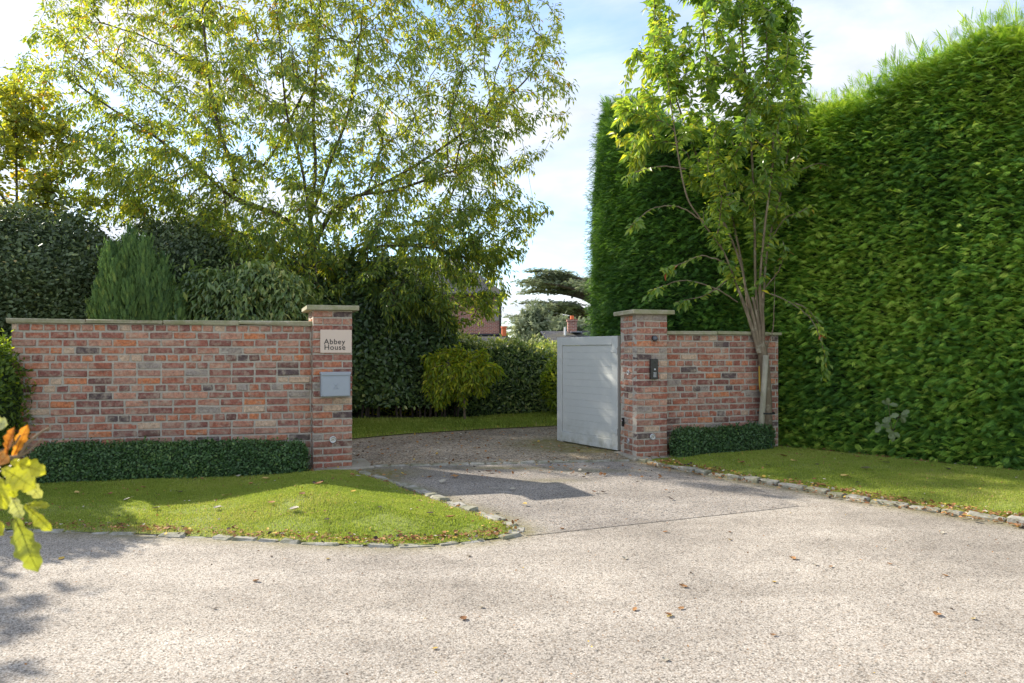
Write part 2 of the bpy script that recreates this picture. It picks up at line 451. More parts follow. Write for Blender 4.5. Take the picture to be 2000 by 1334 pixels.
def mk_slate():
    m, nt, b = mat('slate_roof')
    t = nt.nodes.new('ShaderNodeTexCoord'); br = nt.nodes.new('ShaderNodeTexBrick')
    br.inputs['Scale'].default_value = 1; br.inputs['Brick Width'].default_value = .3; br.inputs['Row Height'].default_value = .2
    br.inputs['Mortar Size'].default_value = .012; br.inputs['Color1'].default_value = (.06, .06, .068, 1); br.inputs['Color2'].default_value = (.10, .098, .105, 1)
    br.inputs['Mortar'].default_value = (.04, .04, .045, 1)
    nt.links.new(t.outputs['Object'], br.inputs['Vector'])
    ms = ramp(nt, noise(nt, 1.2, 5), [(.45, (0, 0, 0)), (.65, (.6, .6, .6))])
    c = mix(nt, ms, br.outputs[0], (.13, .12, .06))
    setc(nt, b, c); b.inputs['Roughness'].default_value = .95; b.inputs['Specular IOR Level'].default_value = .15
    return m
M['slate'] = mk_slate()
def mk_farbrick():
    m, nt, b = mat('far_brick')
    t = nt.nodes.new('ShaderNodeTexCoord'); br = nt.nodes.new('ShaderNodeTexBrick')
    mp_ = nt.nodes.new('ShaderNodeMapping'); mp_.inputs['Rotation'].default_value = (math.radians(90), 0, 0)
    nt.links.new(t.outputs['Object'], mp_.inputs[0])
    br.inputs['Scale'].default_value = 1; br.inputs['Brick Width'].default_value = .225; br.inputs['Row Height'].default_value = .075
    br.inputs['Mortar Size'].default_value = .010; br.inputs['Color1'].default_value = (.36, .13, .085, 1); br.inputs['Color2'].default_value = (.22, .085, .07, 1)
    br.inputs['Mortar'].default_value = (.42, .34, .28, 1)
    nt.links.new(mp_.outputs[0], br.inputs['Vector'])
    setc(nt, b, br.outputs[0]); b.inputs['Roughness'].default_value = .9
    return m
M['farbrick'] = mk_farbrick()

# ------------------------------------------------------------------ ground sheets
def inpoly(P, poly):
    x, y = P[:, 0], P[:, 1]; ins = np.zeros(len(P), bool)
    n = len(poly)
    for i in range(n):
        x0, y0 = poly[i]; x1, y1 = poly[(i + 1) % n]
        c = ((y0 > y) != (y1 > y)) & (x < (x1 - x0) * (y - y0) / (y1 - y0 + 1e-12) + x0)
        ins ^= c
    return ins
def nearest(P, poly, closed=True):
    best = np.full(len(P), 1e9); q = np.zeros((len(P), 2)); n = len(poly)
    for i in range(n if closed else n - 1):
        a = np.array(poly[i]); b = np.array(poly[(i + 1) % n]); d = b - a
        t = np.clip(((P - a) @ d) / (d @ d + 1e-12), 0, 1)
        c = a + t[:, None] * d; dd = np.linalg.norm(P - c, axis=1)
        k = dd < best; best[k] = dd[k]; q[k] = c[k]
    return best, q
def smooth(x): x = np.clip(x, 0, 1); return x * x * (3 - 2 * x)
def curve2(pts, n=12):
    """Catmull-Rom through 2-D or 3-D points"""
    P = np.array(pts, float); P = np.vstack([2 * P[0] - P[1], P, 2 * P[-1] - P[-2]]); out = []
    for i in range(1, len(P) - 2):
        for t in np.arange(n) / n:
            out.append(.5 * (2 * P[i] + (P[i + 1] - P[i - 1]) * t + (2 * P[i - 1] - 5 * P[i] + 4 * P[i + 1] - P[i + 2]) * t * t + (-P[i - 1] + 3 * P[i] - 3 * P[i + 1] + P[i + 2]) * t ** 3))
    out.append(P[-2]); return np.array(out)
def sheet(name, poly, cell, zf, m, extra=None):
    poly = np.array(poly); lo = poly.min(0); hi = poly.max(0)
    xs = np.arange(lo[0] - cell, hi[0] + cell * 2, cell); ys = np.arange(lo[1] - cell, hi[1] + cell * 2, cell)
    X, Y = np.meshgrid(xs, ys, indexing='ij'); P = np.stack([X.ravel(), Y.ravel()], 1)
    nx, ny = len(xs), len(ys)
    i, j = np.meshgrid(np.arange(nx - 1), np.arange(ny - 1), indexing='ij'); i = i.ravel(); j = j.ravel()
    cen = np.stack([xs[i] + cell / 2, ys[j] + cell / 2], 1)
    k = inpoly(cen, poly); i = i[k]; j = j[k]
    Fc = np.stack([i * ny + j, (i + 1) * ny + j, (i + 1) * ny + j + 1, i * ny + j + 1], 1)
    cnt = np.bincount(Fc.ravel(), minlength=len(P))
    d, q = nearest(P, poly)
    bnd = (cnt > 0) & (cnt < 4) & (d < cell * 1.2)
    P[bnd] = q[bnd]; d[bnd] = 0
    used = np.unique(Fc); mp_ = np.zeros(len(P), int); mp_[used] = np.arange(len(used)); P = P[used]; d = d[used]
    z = zf(P, d)
    mb = MB(); mb.add(np.column_stack([P, z]), mp_[Fc])
    o = mb.build(name, m, smooth=True)
    if extra is not None:
        a = o.data.attributes.new('moss', 'FLOAT', 'POINT')
        a.data.foreach_set('value', extra(P, d).astype(np.float32))
    return tag(o, kind='structure')

# terrain to the horizon
tb = MB()
tb.add([[-600, -300, -.05], [600, -300, -.05], [600, 900, -.05], [-600, 900, -.05]], [[0, 1, 2, 3]])
tag(tb.build('ground', M['field']), kind='structure')

kerbL = curve2([gd(705, 925), gd(780, 948), gd(850, 974), gd(920, 1000), gd(985, 1022), gd(1012, 1036), gd(985, 1050), gd(880, 1062), gd(770, 1067), gd(640, 1063), gd(450, 1052), gd(250, 1043), gd(0, 1036), (-5.2, 4.8), (-9, 5.0)], 10)
kerbR = curve2([gd(1252, 900), gd(1300, 911), gd(1400, 930), gd(1560, 955), gd(1700, 980), gd(1850, 1002), gd(2000, 1024), gd(2200, 1050), (6.8, 3.9), (9.5, 3.4)], 10)
road_poly = [(-30, -8), (30, -8), (30, 3.2), (9.5, 3.6), (6.8, 4.1)] + [tuple(p) for p in kerbR[::-1][24:60]] + [tuple(p) for p in kerbL[45:]] + [(-30, 5)]


def bump2(P, c, s, a=1.0):
    c = np.array(c); return a * np.exp(-(((P - c) / np.array(s)) ** 2).sum(1))
def drive_moss(P, d):
    dl, _ = nearest(P, kerbL, False); dr, _ = nearest(P, kerbR, False)
    m = np.exp(-(dl / .16) ** 2) * .8 + np.exp(-(dr / .16) ** 2) * .9
    m += bump2(P, gd(990, 915), (.5, .10), .8) + bump2(P, gd(1160, 920), (.5, .12), .6) + bump2(P, gd(730, 925), (.45, .28), 1.2) + bump2(P, gd(1080, 940), (.3, .1), .5)
    return np.clip(m, 0, 1)
def road_dirt(P, d):
    dl, _ = nearest(P, kerbL, False); dr, _ = nearest(P, kerbR, False)
    return np.clip(np.exp(-(dl / .11) ** 2) * .8 + np.exp(-(dr / .16) ** 2) * 1.0, 0, 1)
sheet('road', [(-30, -8), (30, -8), (30, 8.4), (1.7, 8.4), (-2.0, 7.6), (-30, 7.0)], .12, lambda P, d: np.zeros(len(P)), M['road'], road_dirt)
thr0, thr1 = gd(690, 912), gd(1236, 900)
dpoly = [gd(1030, 1047), gd(1300, 1018), gd(1562, 989), gd(1480, 955), gd(1360, 926), gd(1255, 902), thr1, thr0, gd(705, 925), gd(780, 948), gd(850, 974), gd(920, 1000), gd(985, 1022)]
sheet('driveway', dpoly, .05, lambda P, d: .003 + .003 * (1 + snoise(np.column_stack([P, P[:, 0] * 0]), 2)) * smooth(d / .3), M['drive'], drive_moss)
def grav_moss(P, d):
    m = bump2(P, gd(1090, 870), (.55, .65), 1.4) + bump2(P, (1.1, 8.7), (.5, .5), 1.0) + np.exp(-(d / .12) ** 2) * .6
    return np.clip(m, 0, 1)
gravel_poly = [thr0, thr1, (1.9, 8.5), (3.0, 10.2), (3.0, 12.6), gd(1250, 830), gd(1085, 833), gd(950, 839), gd(800, 848), gd(690, 858), gd(560, 880), (-3.3, 8.2), (-2.4, 7.9)]
sheet('gravel_drive', gravel_poly, .06, lambda P, d: .004 + .012 * (1 + snoise(np.column_stack([P, P[:, 0] * 0]), 7)) * smooth(d / .3), M['gravel'], grav_moss)
tag(sheet('soil_bed', [(-30, 8.1), (-3.2, 8.3), (-2.4, 8.0), (-2.0, 7.55), (-2.0, 7.9), (-3.3, 8.4), gd(560, 878), gd(1085, 829), gd(1250, 826), (3.1, 12.6), (3.1, 8.6), (30, 8.6), (30, 60), (-30, 60)], .5, lambda P, d: np.full(len(P), -.02), M['soil']), kind='structure')

# lawns
C1 = np.array([-2.09, 7.16]); C2 = np.array([1.444, 7.92])
lawnL = [tuple(p) for p in kerbL] + [(-9, 6.1), (-4.9, 6.65), (-2.1, 7.2), (-1.75, 7.28)]
def zL(P, d): return .008 + (.012 + .11 * smooth((P[:, 0] + 2.7) / 1.2)) * smooth(d / 1.0) + .006 * snoise(np.column_stack([P, P[:, 0] * 0]), 6)
lawnR = [tuple(p) for p in kerbR] + [(9.5, 3.5), (7.3, 4.9), (6.4, 5.95), (5.35, 7.1), (3.45, 9.1), (1.9, 8.25), (1.6, 7.95)]
def zR(P, d): return .008 + .085 * smooth(d / .9) + .006 * snoise(np.column_stack([P, P[:, 0] * 0]), 6)
lawnB = [gd(520, 884), gd(690, 857), gd(800, 847), gd(950, 838), gd(1085, 832), gd(1250, 829), (3.2, 13.6), (1.0, 14.2), (-1.0, 12.7), (-4.6, 12.3)]
def zB(P, d): return .006 + .05 * smooth(d / .5)
def moisture(P): return snoise(np.column_stack([P, P[:, 0] * 0]), 1.6, 3)
for nm, pl, zf in (('lawn', lawnL, zL), ('lawn', lawnR, zR), ('lawn', lawnB, zB)):
    sheet(nm, pl, .06, zf, M['lawn'])

def grass(name, poly, zf, dens, label, hmin=.007, hmax=.019, edge=False, w=.0022):
    poly = np.array(poly); lo = poly.min(0); hi = poly.max(0)
    lo = np.maximum(lo, [-6.2, 0]); hi = np.minimum(hi, [8.2, 99])
    n = int((hi - lo).prod() * dens)
    P = RNG.uniform(lo, hi, (n, 2)); P = P[inpoly(P, poly)]
    P = P[np.abs(P[:, 0]) < P[:, 1] * .80 + .3]
    d, _ = nearest(P, poly)
    keep = RNG.random(len(P)) < (.25 + .75 * smooth(d / .16)) * (.35 + .65 * smooth((snoise(np.column_stack([P, P[:, 0] * 0]), 4.5, 7) + .75) / .5))
    P = P[keep]; d = d[keep]
    z = zf(P, d); n = len(P)
    a = RNG.uniform(0, 6.28, n); lean = RNG.uniform(.1, .9, n)
    pat = snoise(np.column_stack([P, P[:, 0] * 0]), 5)
    h = RNG.uniform(hmin, hmax, n) * (1 + .35 * pat) * (1 + .8 * (RNG.random(n) < .03))
    dirx = np.cos(a); diry = np.sin(a); ww = w * RNG.uniform(.7, 1.4, n)
    b0 = np.column_stack([P[:, 0] - diry * ww, P[:, 1] + dirx * ww, z - .003]); b1 = np.column_stack([P[:, 0] + diry * ww, P[:, 1] - dirx * ww, z - .003])
    m = np.column_stack([P[:, 0] + dirx * h * lean * .3, P[:, 1] + diry * h * lean * .3, z + h * .6])
    t = np.column_stack([P[:, 0] + dirx * h * lean * .9, P[:, 1] + diry * h * lean * .9, z + h * (1.05 - .45 * lean)])
    m0 = m + (b0 - b1) * .35; m1 = m - (b0 - b1) * .35
    V = np.stack([b0, b1, m1, m0, t], 1).reshape(-1, 3)
    k = np.arange(n) * 5
    var = np.clip(.45 + .25 * moisture(P) + .12 * snoise(np.column_stack([P, P[:, 0] * 0]), 9, 5) + RNG.normal(0, .2, n) + .35 * np.exp(-(d / .12) ** 2), 0, 1)
    mb = MB(); mb.add(V, np.stack([k, k + 1, k + 2, k + 3], 1), var); n0 = mb.n - len(V)
    mb.f[3].append(np.stack([k + 3, k + 2, k + 4], 1) + n0); mb.a[3].append(var.astype(np.float32)); mb.m[3].append(np.zeros(n, dtype=np.int32))
    return tag(mb.build(name, M['blade']), label, 'grass', kind='stuff')
grass('grass', lawnL, zL, 26000, 'short mown green grass on the left verge in front of the long brick wall')
grass('grass', lawnR, zR, 18000, 'short mown green grass on the right verge below the tall hedge')
grass('grass', lawnB, zB, 5000, 'narrow strip of green grass beyond the gravel drive', .02, .05, w=.006)

# kerbs of stone setts
def kerb(name, path, L=(.14, .24), W=.10, top=(.012, .035), gap=.012):
    mb = MB(); path = np.asarray(path)
    seg = np.linalg.norm(np.diff(path, axis=0), axis=1); s = np.concatenate([[0], np.cumsum(seg)])
    u = 0
    while u < s[-1] - .1:
        l = random.uniform(*L); c = u + l / 2
        p = np.array([np.interp(c, s, path[:, 0]), np.interp(c, s, path[:, 1])])
        q = np.array([np.interp(c + .02, s, path[:, 0]), np.interp(c + .02, s, path[:, 1])]) - p
        ang = math.degrees(math.atan2(q[1], q[0])) + random.uniform(-5, 5)
        tz = random.uniform(*top); h = .10
        Mx = rotz(ang, (p[0], p[1], tz - h / 2))
        Mx = Mx @ np.array(Matrix.Rotation(random.uniform(-.06, .06), 4, 'X')) @ np.array(Matrix.Rotation(random.uniform(-.03, .03), 4, 'Y'))
        mb.box((0, 0, 0), (l, W * random.uniform(.85, 1.12), h), Mx, random.random(), 0, .004, .012)
        u += l + gap * random.uniform(.5, 2)
    return tag(mb.build(name, M['kerb']), kind='structure')
kerb('kerb', kerbL[:64], L=(.12, .20))
kerb('kerb', kerbL[64:125], L=(.12, .26), W=.075, top=(.002, .014))
kerb('kerb', kerbR, L=(.14, .28), top=(.02, .05))
kerb('paved_edge', np.array([thr0 + (-.05, 0), (thr0 + thr1) / 2 + (0, -.03), thr1]), L=(.16, .24), top=(.014, .022))
mb = MB()
mb.box((0, 0, 0), (.62, .62, .06), rotz(22, (-1.86, 7.42, .0)), .5, 0, .004, .01)
tag(mb.build('paving_slab', M['slab']), kind='structure')
mb = MB(); mb.box((0, 0, 0), (.62, .56, .06), rotz(16, (1.62, 8.14, .0)), .5, 0, .004, .01)
tag(mb.build('paving_slab', M['slab']), kind='structure')

# ------------------------------------------------------------------ brickwork
PITCH = .0765
def brick_face(mb, p0, ang, length, courses, z0, pattern, bt=.103):
    """bricks in a vertical face starting at p0, running along ang (deg); outward normal to the right of that direction"""
    Mx = rotz(ang, (p0[0], p0[1], 0))
    J = .018
    for r in range(courses):
        z = z0 + r * PITCH
        kind = pattern(r)
        if kind == 'S': sizes = [.2255]; start = 0 if r % 2 else -.113
        elif kind == 'H': sizes = [.1125]; start = -.056
        elif kind == 'F': sizes = [.2255, .1125]; start = -.05 * (r % 3)
        else: sizes = kind; start = 0
        x = start; k = 0
        while x < length - .002:
            w = sizes[k % len(sizes)]; k += 1
            if isinstance(kind, str) and random.random() < .07: w = .1125
            a = max(x, 0); b = min(x + w, length)
            if b - a > .025:
                end = (b >= length - .001); sta = (a <= .001)
                l = b - a - J
                pr = random.gauss(0, .0018)
                mb.box(((a + b) / 2, bt / 2 + pr - .004, z + PITCH / 2), (l, bt, PITCH - J + random.gauss(0, .001)), Mx, random.random(), 0, .0026, .005)
            x += w
def brick_wall(name, p0, ang, length, depth, courses, z0, label, cop_over=.035, cop_l=.75, end_faces=(True, True), drop=0.0):
    """free standing wall, front face from p0 along ang; body extends backwards (left of direction)"""
    root = empty(name, (p0[0], p0[1], 0), label, 'wall')
    off = (p0[0], p0[1], 0)
    mb = MB()
    pat = lambda r: 'H' if (courses - 1 - r) % 4 == 0 else 'S'
    brick_face(mb, p0, ang, length, courses, z0, pat)
    d = np.array([math.cos(math.radians(ang)), math.sin(math.radians(ang))]); nb = np.array([-d[1], d[0]])
    # back face
    pb = np.array(p0) + d * length + nb * depth
    brick_face(mb, pb, ang + 180, length, courses, z0, pat)
    mb.build('brickwork', M['brick'], root, off=off)
    mm = MB(); H = courses * PITCH
    mm.box((length / 2, depth / 2, z0 + H / 2), (length - .004, depth - .009, H), rotz(ang, (p0[0], p0[1], 0)))
    mm.build('mortar', M['mortar'], root, off=off)
    mc = MB(); x = -cop_over
    while x < length + cop_over - .02:
        l = min(cop_l * random.uniform(.9, 1.1), length + cop_over - x)
        if length + cop_over - x - l < .2: l = length + cop_over - x
        mc.box((x + l / 2, depth / 2, z0 + H + .021), (l - .005, depth + cop_over * 2 + random.gauss(0, .003), .040 + random.gauss(0, .001)), rotz(ang, (p0[0], p0[1], 0)), random.random(), 0, .0035, .007)
        x += l
    mc.build('coping', M['coping'], root, off=off)
    return root
WR = C1 + np.array([-.045, .11])
aw = 12.0
dw = np.array([math.cos(math.radians(aw)), math.sin(math.radians(aw))])
LW = 2.83
p0w = WR - dw * LW
brick_wall('garden_wall', p0w, aw, LW, .225, 20, -.005, 'long low wall of reclaimed red brick with flat stone coping, left of the driveway')

def pv(r): return random.choice((.21, .25, .05, .28)) if r < 3 else random.random()
def pier(name, C, th, w, d, courses, label):
    root = empty(name, (C[0], C[1], 0), label, 'gate pier')
    off = (C[0], C[1], 0)
    t = math.radians(th); ux = np.array([math.cos(t), math.sin(t)]); uy = np.array([-math.sin(t), math.cos(t)])
    mb = MB(); J = .017; Mx = rotz(th, (C[0], C[1], 0))
    for r in range(courses):
        z = (r + .5) * PITCH
        hw = w / 2; q = w / 4; bt = .103
        front = [hw, hw] if r % 2 else [q, hw, q]
        for ys, sgn in ((0, 1), (d, -1)):
            x = 0
            for s_ in front:
                mb.box((x + s_ / 2, ys + sgn * (bt / 2 - .003) + random.gauss(0, .0015), z), (s_ - J if 0 < x and x + s_ < w - .01 else s_ - J / 2, bt, PITCH - J), Mx, pv(r), 0, .0026, .005)
                x += s_
        n_ = d - 2 * bt
        side = [n_ / 2, n_ / 2] if r % 2 else [n_]
        for xs, sgn in ((0, 1), (w, -1)):
            y = bt
            for s_ in side:
                mb.box((xs + sgn * (bt / 2 - .003), y + s_ / 2, z), (bt, s_ - J, PITCH - J), Mx, pv(r), 0, .0026, .005)
                y += s_
    mb.build('brickwork', M['brick'], root, off=off)
    mm = MB(); H = courses * PITCH
    mm.box((w / 2, d / 2, H / 2), (w - .009, d - .009, H), Mx); mm.build('mortar', M['mortar'], root, off=off)
    mc = MB(); mc.box((w / 2, d / 2, H + .027), (w + .13, d + .13, .05), Mx, .5, 0, .002, .007)
    mc.build('cap_stone', M['coping'], root, off=off)
    return root, Mx
P1W, P1D, TH1 = .41, .50, 22
P2W, P2D, TH2 = .40, .44, 16
pier1, MX1 = pier('gate_pier', C1, TH1, P1W, P1D, 22, 'square red brick gate pier carrying the beige name plaque and grey letterbox')
pier2, MX2 = pier('gate_pier', C2, TH2, P2W, P2D, 22, 'square red brick gate pier carrying the black intercom, right of the driveway')
t2 = math.radians(TH2)
p0r = C2 + P2W * np.array([math.cos(t2), math.sin(t2)]) + .09 * np.array([-math.sin(t2), math.cos(t2)]) + np.array([.001, 0])
brick_wall('garden_wall', p0r, 17, 1.62, .225, 19, .0, 'short wall of reclaimed red brick running from the right gate pier to the tall hedge')

# things fixed to the piers: local frame = pier frame (x along front, y into pier, z up)
def mount(name, MX, x, y, z, label, cat, face='front', group=None):
    v = MX @ np.array([x, y, z, 1.0])
    th = math.atan2(MX[1, 0], MX[0, 0])
    if face == 'left': th -= math.pi / 2
    return empty(name, v[:3], label, cat, group, th)
def part(root, name, mb, m, smooth=False): return mb.build(name, m, root, smooth)
# name plaque   (local +y is into the wall)
r = mount('house_sign', MX1, .237, -.004, 1.357, 'beige rectangular name plaque with dark lettering fixed to the left gate pier', 'sign')
mb = MB(); mb.box((0, -.011, 0), (.325, .010, .245), bev=.002); part(r, 'plate', mb, M['sign'])
for sx in (-.14, .14):
    for sz in (-.10, .10): mb = MB(); mb.cyl((sx, -.004, sz), (sx, .012, sz), .006, n=8); part(r, 'spacer', mb, M['metal'])
fc = bpy.data.curves.new('lettering', 'FONT'); fc.body = 'Abbey\nHouse'; fc.size = .078; fc.space_line = .76; fc.extrude = .001; fc.offset = .0006; fc.space_character = 1.10
fo = bpy.data.objects.new('tmp_text', fc); COL.objects.link(fo)
bpy.context.view_layer.update()
dg = bpy.context.evaluated_depsgraph_get()
tm = bpy.data.meshes.new_from_object(fo.evaluated_get(dg)); bpy.data.objects.remove(fo)
tm.name = 'lettering'; tm.materials.clear(); tm.materials.append(M['ink'])
to = bpy.data.objects.new('lettering', tm); COL.objects.link(to); to.parent = r
to.location = (-.125, -.0175, -.030); to.rotation_euler = (math.radians(90), 0, 0)
# letterbox
r = mount('letterbox', MX1, .222, -.004, .905, 'grey metal letterbox with hinged flap on the front of the left gate pier', 'letterbox')
mb = MB(); mb.box((0, -.052, -.012), (.300, .104, .232), bev=.004); part(r, 'body', mb, M['letterbox'])
mb = MB(); mb.box((0, -.055, .117), (.312, .116, .024), bev=.004); mb.box((0, -.111, .101), (.30, .008, .014), bev=.002); part(r, 'lid', mb, M['letterbox'])
mb = MB(); mb.box((0, -.1065, -.022), (.278, .005, .196), bev=.0015); part(r, 'door', mb, M['letterbox'])
mb = MB()
for s_ in (-1, 1):
    mb.tube([(-.026 * s_, -.1105, -.045), (0, -.1105, -.014), (.022 * s_, -.1105, .012)], .0022, 5)
mb.tube([(-.026, -.1105, -.045), (.026, -.1105, -.045)], .002, 5)
part(r, 'emblem', mb, M['letterbox'])
# round lights
def round_light(MX, x, y, z, label, face='front', rr=.037):
    r = mount('wall_light', MX, x, y, z, label, 'light', face, 'round recessed lights in the gate piers')
    mb = MB(); n = 20
    t = np.arange(n) * 2 * math.pi / n
    prof = [(rr, 0), (rr, -.008), (rr * .9, -.012), (rr * .62, -.010), (rr * .60, -.004)]
    V = np.array([[a * math.cos(q), b, a * math.sin(q)] for a, b in prof for q in t])
    Fc = [[k * n + i, k * n + (i + 1) % n, (k + 1) * n + (i + 1) % n, (k + 1) * n + i] for k in range(len(prof) - 1) for i in range(n)]
    mb.add(V, Fc); part(r, 'rim', mb, M['metal'], True)
    mb = MB(); mb.cyl((0, .001, 0), (0, -.006, 0), rr * .62, n=20); part(r, 'lens', mb, M['lens'])
    mb = MB(); mb.tube([(-.014, -.008, -.008), (0, -.008, .008), (.014, -.008, -.008)], .003, 5); part(r, 'louvre', mb, M['gate_dark'])
round_light(MX1, .205, -.005, .315, 'round pale light low on the front of the left gate pier below the letterbox')
round_light(MX2, .205, -.005, .255, 'round metal light low on the front of the right gate pier')
round_light(MX2, -.005, .20, 1.00, 'upper small round photocell on the driveway side of the right gate pier', 'left', .030)
round_light(MX2, -.005, .20, .19, 'lower small round light near the foot of the driveway side of the right gate pier', 'left', .030)
# sensor
r = mount('motion_sensor', MX2, .225, -.005, 1.405, 'small dark grey dome sensor on the right gate pier above the intercom', 'sensor')
mb = MB(); mb.cyl((0, .0, 0), (0, -.022, 0), .034, .030, 16); part(r, 'base', mb, M['black'])
mb = MB()
n = 14; V = []; R_ = .032
for k in range(6):
    a = k / 5 * math.pi / 2
    for i in range(n):
        q = i / n * 2 * math.pi; V.append((R_ * math.cos(a) * math.cos(q), -.022 - R_ * math.sin(a) * 1.1, R_ * math.cos(a) * math.sin(q) - .006 * math.sin(a)))
mb.add(V, [[k * n + i, k * n + (i + 1) % n, (k + 1) * n + (i + 1) % n, (k + 1) * n + i] for k in range(5) for i in range(n)])
part(r, 'dome', mb, plain('sensor_dome', (.10, .11, .13), .12), True)
# intercom
r = mount('intercom', MX2, .212, -.006, 1.045, 'tall black intercom panel with silver button and keypad on the right gate pier', 'intercom')
mb = MB(); mb.box((0, -.016, 0), (.098, .034, .235), bev=.004); part(r, 'panel', mb, M['black'])
mb = MB(); mb.cyl((.004, -.031, -.002), (.004, -.036, -.002), .011, n=16); part(r, 'call_button', mb, M['keys'])
mb = MB()
for i in range(3):
    for j in range(4): mb.box((-.009 + i * .013, -.0345, -.042 - j * .015), (.009, .003, .010))
part(r, 'keypad', mb, M['keys'])
mb = MB(); mb.cyl((.004, -.031, .075), (.004, -.0345, .075), .012, n=14); part(r, 'camera_lens', mb, plain('dark_glass', (.03, .03, .04), .05))
# control slot on the driveway face
r = mount('key_switch', MX2, -.005, .33, .40, 'small black upright box on the driveway side of the right gate pier', 'switch box', 'left')
mb = MB(); mb.box((0, -.010, 0), (.036, .024, .105), bev=.003); part(r, 'housing', mb, M['black'])
mb = MB(); mb.cyl((0, -.022, .02), (0, -.027, .02), .008, n=10); part(r, 'keyhole', mb, M['keys'])

# gate leaf
G0 = np.array([1.318, 8.40]); G1 = np.array([.640, 9.42])
gdv = G1 - G0; GL = np.linalg.norm(gdv); ga = math.atan2(-gdv[1], -gdv[0])
root = empty('gate', (G1[0], G1[1], 0), 'pale grey boarded timber gate leaf standing open beside the right gate pier', 'gate', None, ga)
# local: x from free end (0) to hinge end (GL); front (-y) faces the camera side
T = .05; z0g, z1g = .035, 1.445; st = .105
mb = MB()
mb.box((st / 2, 0, (z0g + z1g) / 2), (st, T, z1g - z0g), bev=.004)
mb.box((GL - st / 2, 0, (z0g + z1g) / 2), (st, T, z1g - z0g), bev=.004)
mb.box((GL / 2, 0, z1g - .055), (GL - 2 * st - .002, T, .11), bev=.004)
mb.box((GL / 2, 0, z0g + .065), (GL - 2 * st - .002, T, .13), bev=.004)
part(root, 'frame', mb, M['gate'])
mb = MB(); nb_ = 13; hz0, hz1 = z0g + .132, z1g - .112
for i in range(nb_):
    h = (hz1 - hz0) / nb_
    mb.box((GL / 2, 0, hz0 + h * (i + .5)), (GL - 2 * st - .014, .022, h - .003), bev=.001)
part(root, 'board_panel', mb, M['gate'])
mb = MB(); mb.box((GL / 2, 0, (hz0 + hz1) / 2), (GL - 2 * st - .004, .0155, hz1 - hz0)); part(root, 'backing', mb, M['gate'])
mb = MB(); mb.cyl((GL - .01, -.028, .22), (GL - .01, -.028, .30), .012, n=10); mb.box((GL - .06, -.029, .26), (.12, .006, .03)); part(root, 'hinge', mb, M['gate'])
mb = MB(); mb.cyl((GL - .01, -.028, 1.22), (GL - .01, -.028, 1.30), .012, n=10); mb.box((GL - .06, -.029, 1.26), (.12, .006, .03)); part(root, 'hinge', mb, M['gate'])
mb = MB(); mb.box((.09, 0, .026), (.09, .06, .018)); mb.cyl((.09, 0, .0), (.09, 0, .03), .012, n=8); part(root, 'drop_bolt', mb, M['metal'])

# white rail fence at the far left
root = empty('rail_fence', (-5.2, 7.1, 0), 'white metal rail fence at the left end of the long brick wall', 'fence')
for i in range(3):
    mb = MB(); x = -.25 - i * 1.2; mb.box((x, 0, .68), (.03, .03, 1.36), bev=.003); part(root, 'post', mb, M['white'])
for z in (1.32, 1.24, 1.06, .86, .64, .42):
    mb = MB(); mb.box((-1.35, 0, z), (2.9, .012, .028), bev=.002); part(root, 'rail', mb, M['white'])

# ------------------------------------------------------------------ foliage engine
LEAF = (np.array([[0, 0, 0], [-.5, .42, .08], [0, .5, -.02], [.5, .42, .08], [0, 1, -.10]]), np.array([[0, 2, 4, 1], [0, 3, 4, 2]]))
def mk_round():
    V = np.array([[0, 0, 0], [-.42, .25, .05], [-.5, .6, .03], [0, 1.0, -.05], [.5, .6, .03], [.42, .25, .05], [0, .55, -.03]])
    return V, np.array([[0, 6, 2, 1], [6, 3, 2, 2], [0, 5, 4, 6], [6, 4, 3, 3]])[:, :]
ROUND = (np.array([[0, 0, 0], [-.46, .35, .06], [-.34, .78, .0], [0, 1, -.07], [.34, .78, .0], [.46, .35, .06]]), np.array([[0, 3, 2, 1], [0, 5, 4, 3]]))
def mk_spray(nf=5, spread=.9, w=.045, flat=True, tipw=.5):
    V = []; Fc = []
    def kite(p, d, l, w_, zz):
        d = np.array(d) / np.linalg.norm(d); s_ = np.array([d[1], -d[0], 0])
        b = len(V)
        V.extend([p, p + d * l * .45 + s_ * w_ + [0, 0, zz], p + d * l + [0, 0, -.08 * l * 3], p + d * l * .45 - s_ * w_ - [0, 0, zz]])
        Fc.append([b, b + 1, b + 2, b + 3])
    kite(np.array([0, 0, 0.]), [0, 1, 0], 1.0, w * 1.1, 0)
    for i in range(nf):
        t = .12 + .72 * i / nf
        L = .52 * (1 - .55 * t)
        for s_ in (-1, 1):
            kite(np.array([0, t, -.03 * t]), [s_ * spread, 1, 0], L, w, .015 * s_)
    return np.array(V), np.array(Fc)
SPRAY = mk_spray(5, .75, .028)
PLUME = mk_spray(3, .55, .075)

def frames(D, N, roll=None):
    D = norm(D); X = norm(np.cross(D, N)); Z = np.cross(X, D)
    return np.stack([X, D, Z], 2)     # columns
def scatter(mb, tmpl, P, D, N, size, width, var, mi=0):
    V, Fc = tmpl; n = len(P)
    R = frames(D, N)
    S = np.stack([width, size, size], 1)
    VV = np.einsum('nij,nkj->nki', R, V[None] * S[:, None, :]) + P[:, None]
    k = (np.arange(n) * len(V))[:, None, None]
    mb.add(VV.reshape(-1, 3), (Fc[None] + k).reshape(-1, Fc.shape[1]), np.repeat(var, len(Fc)), mi)

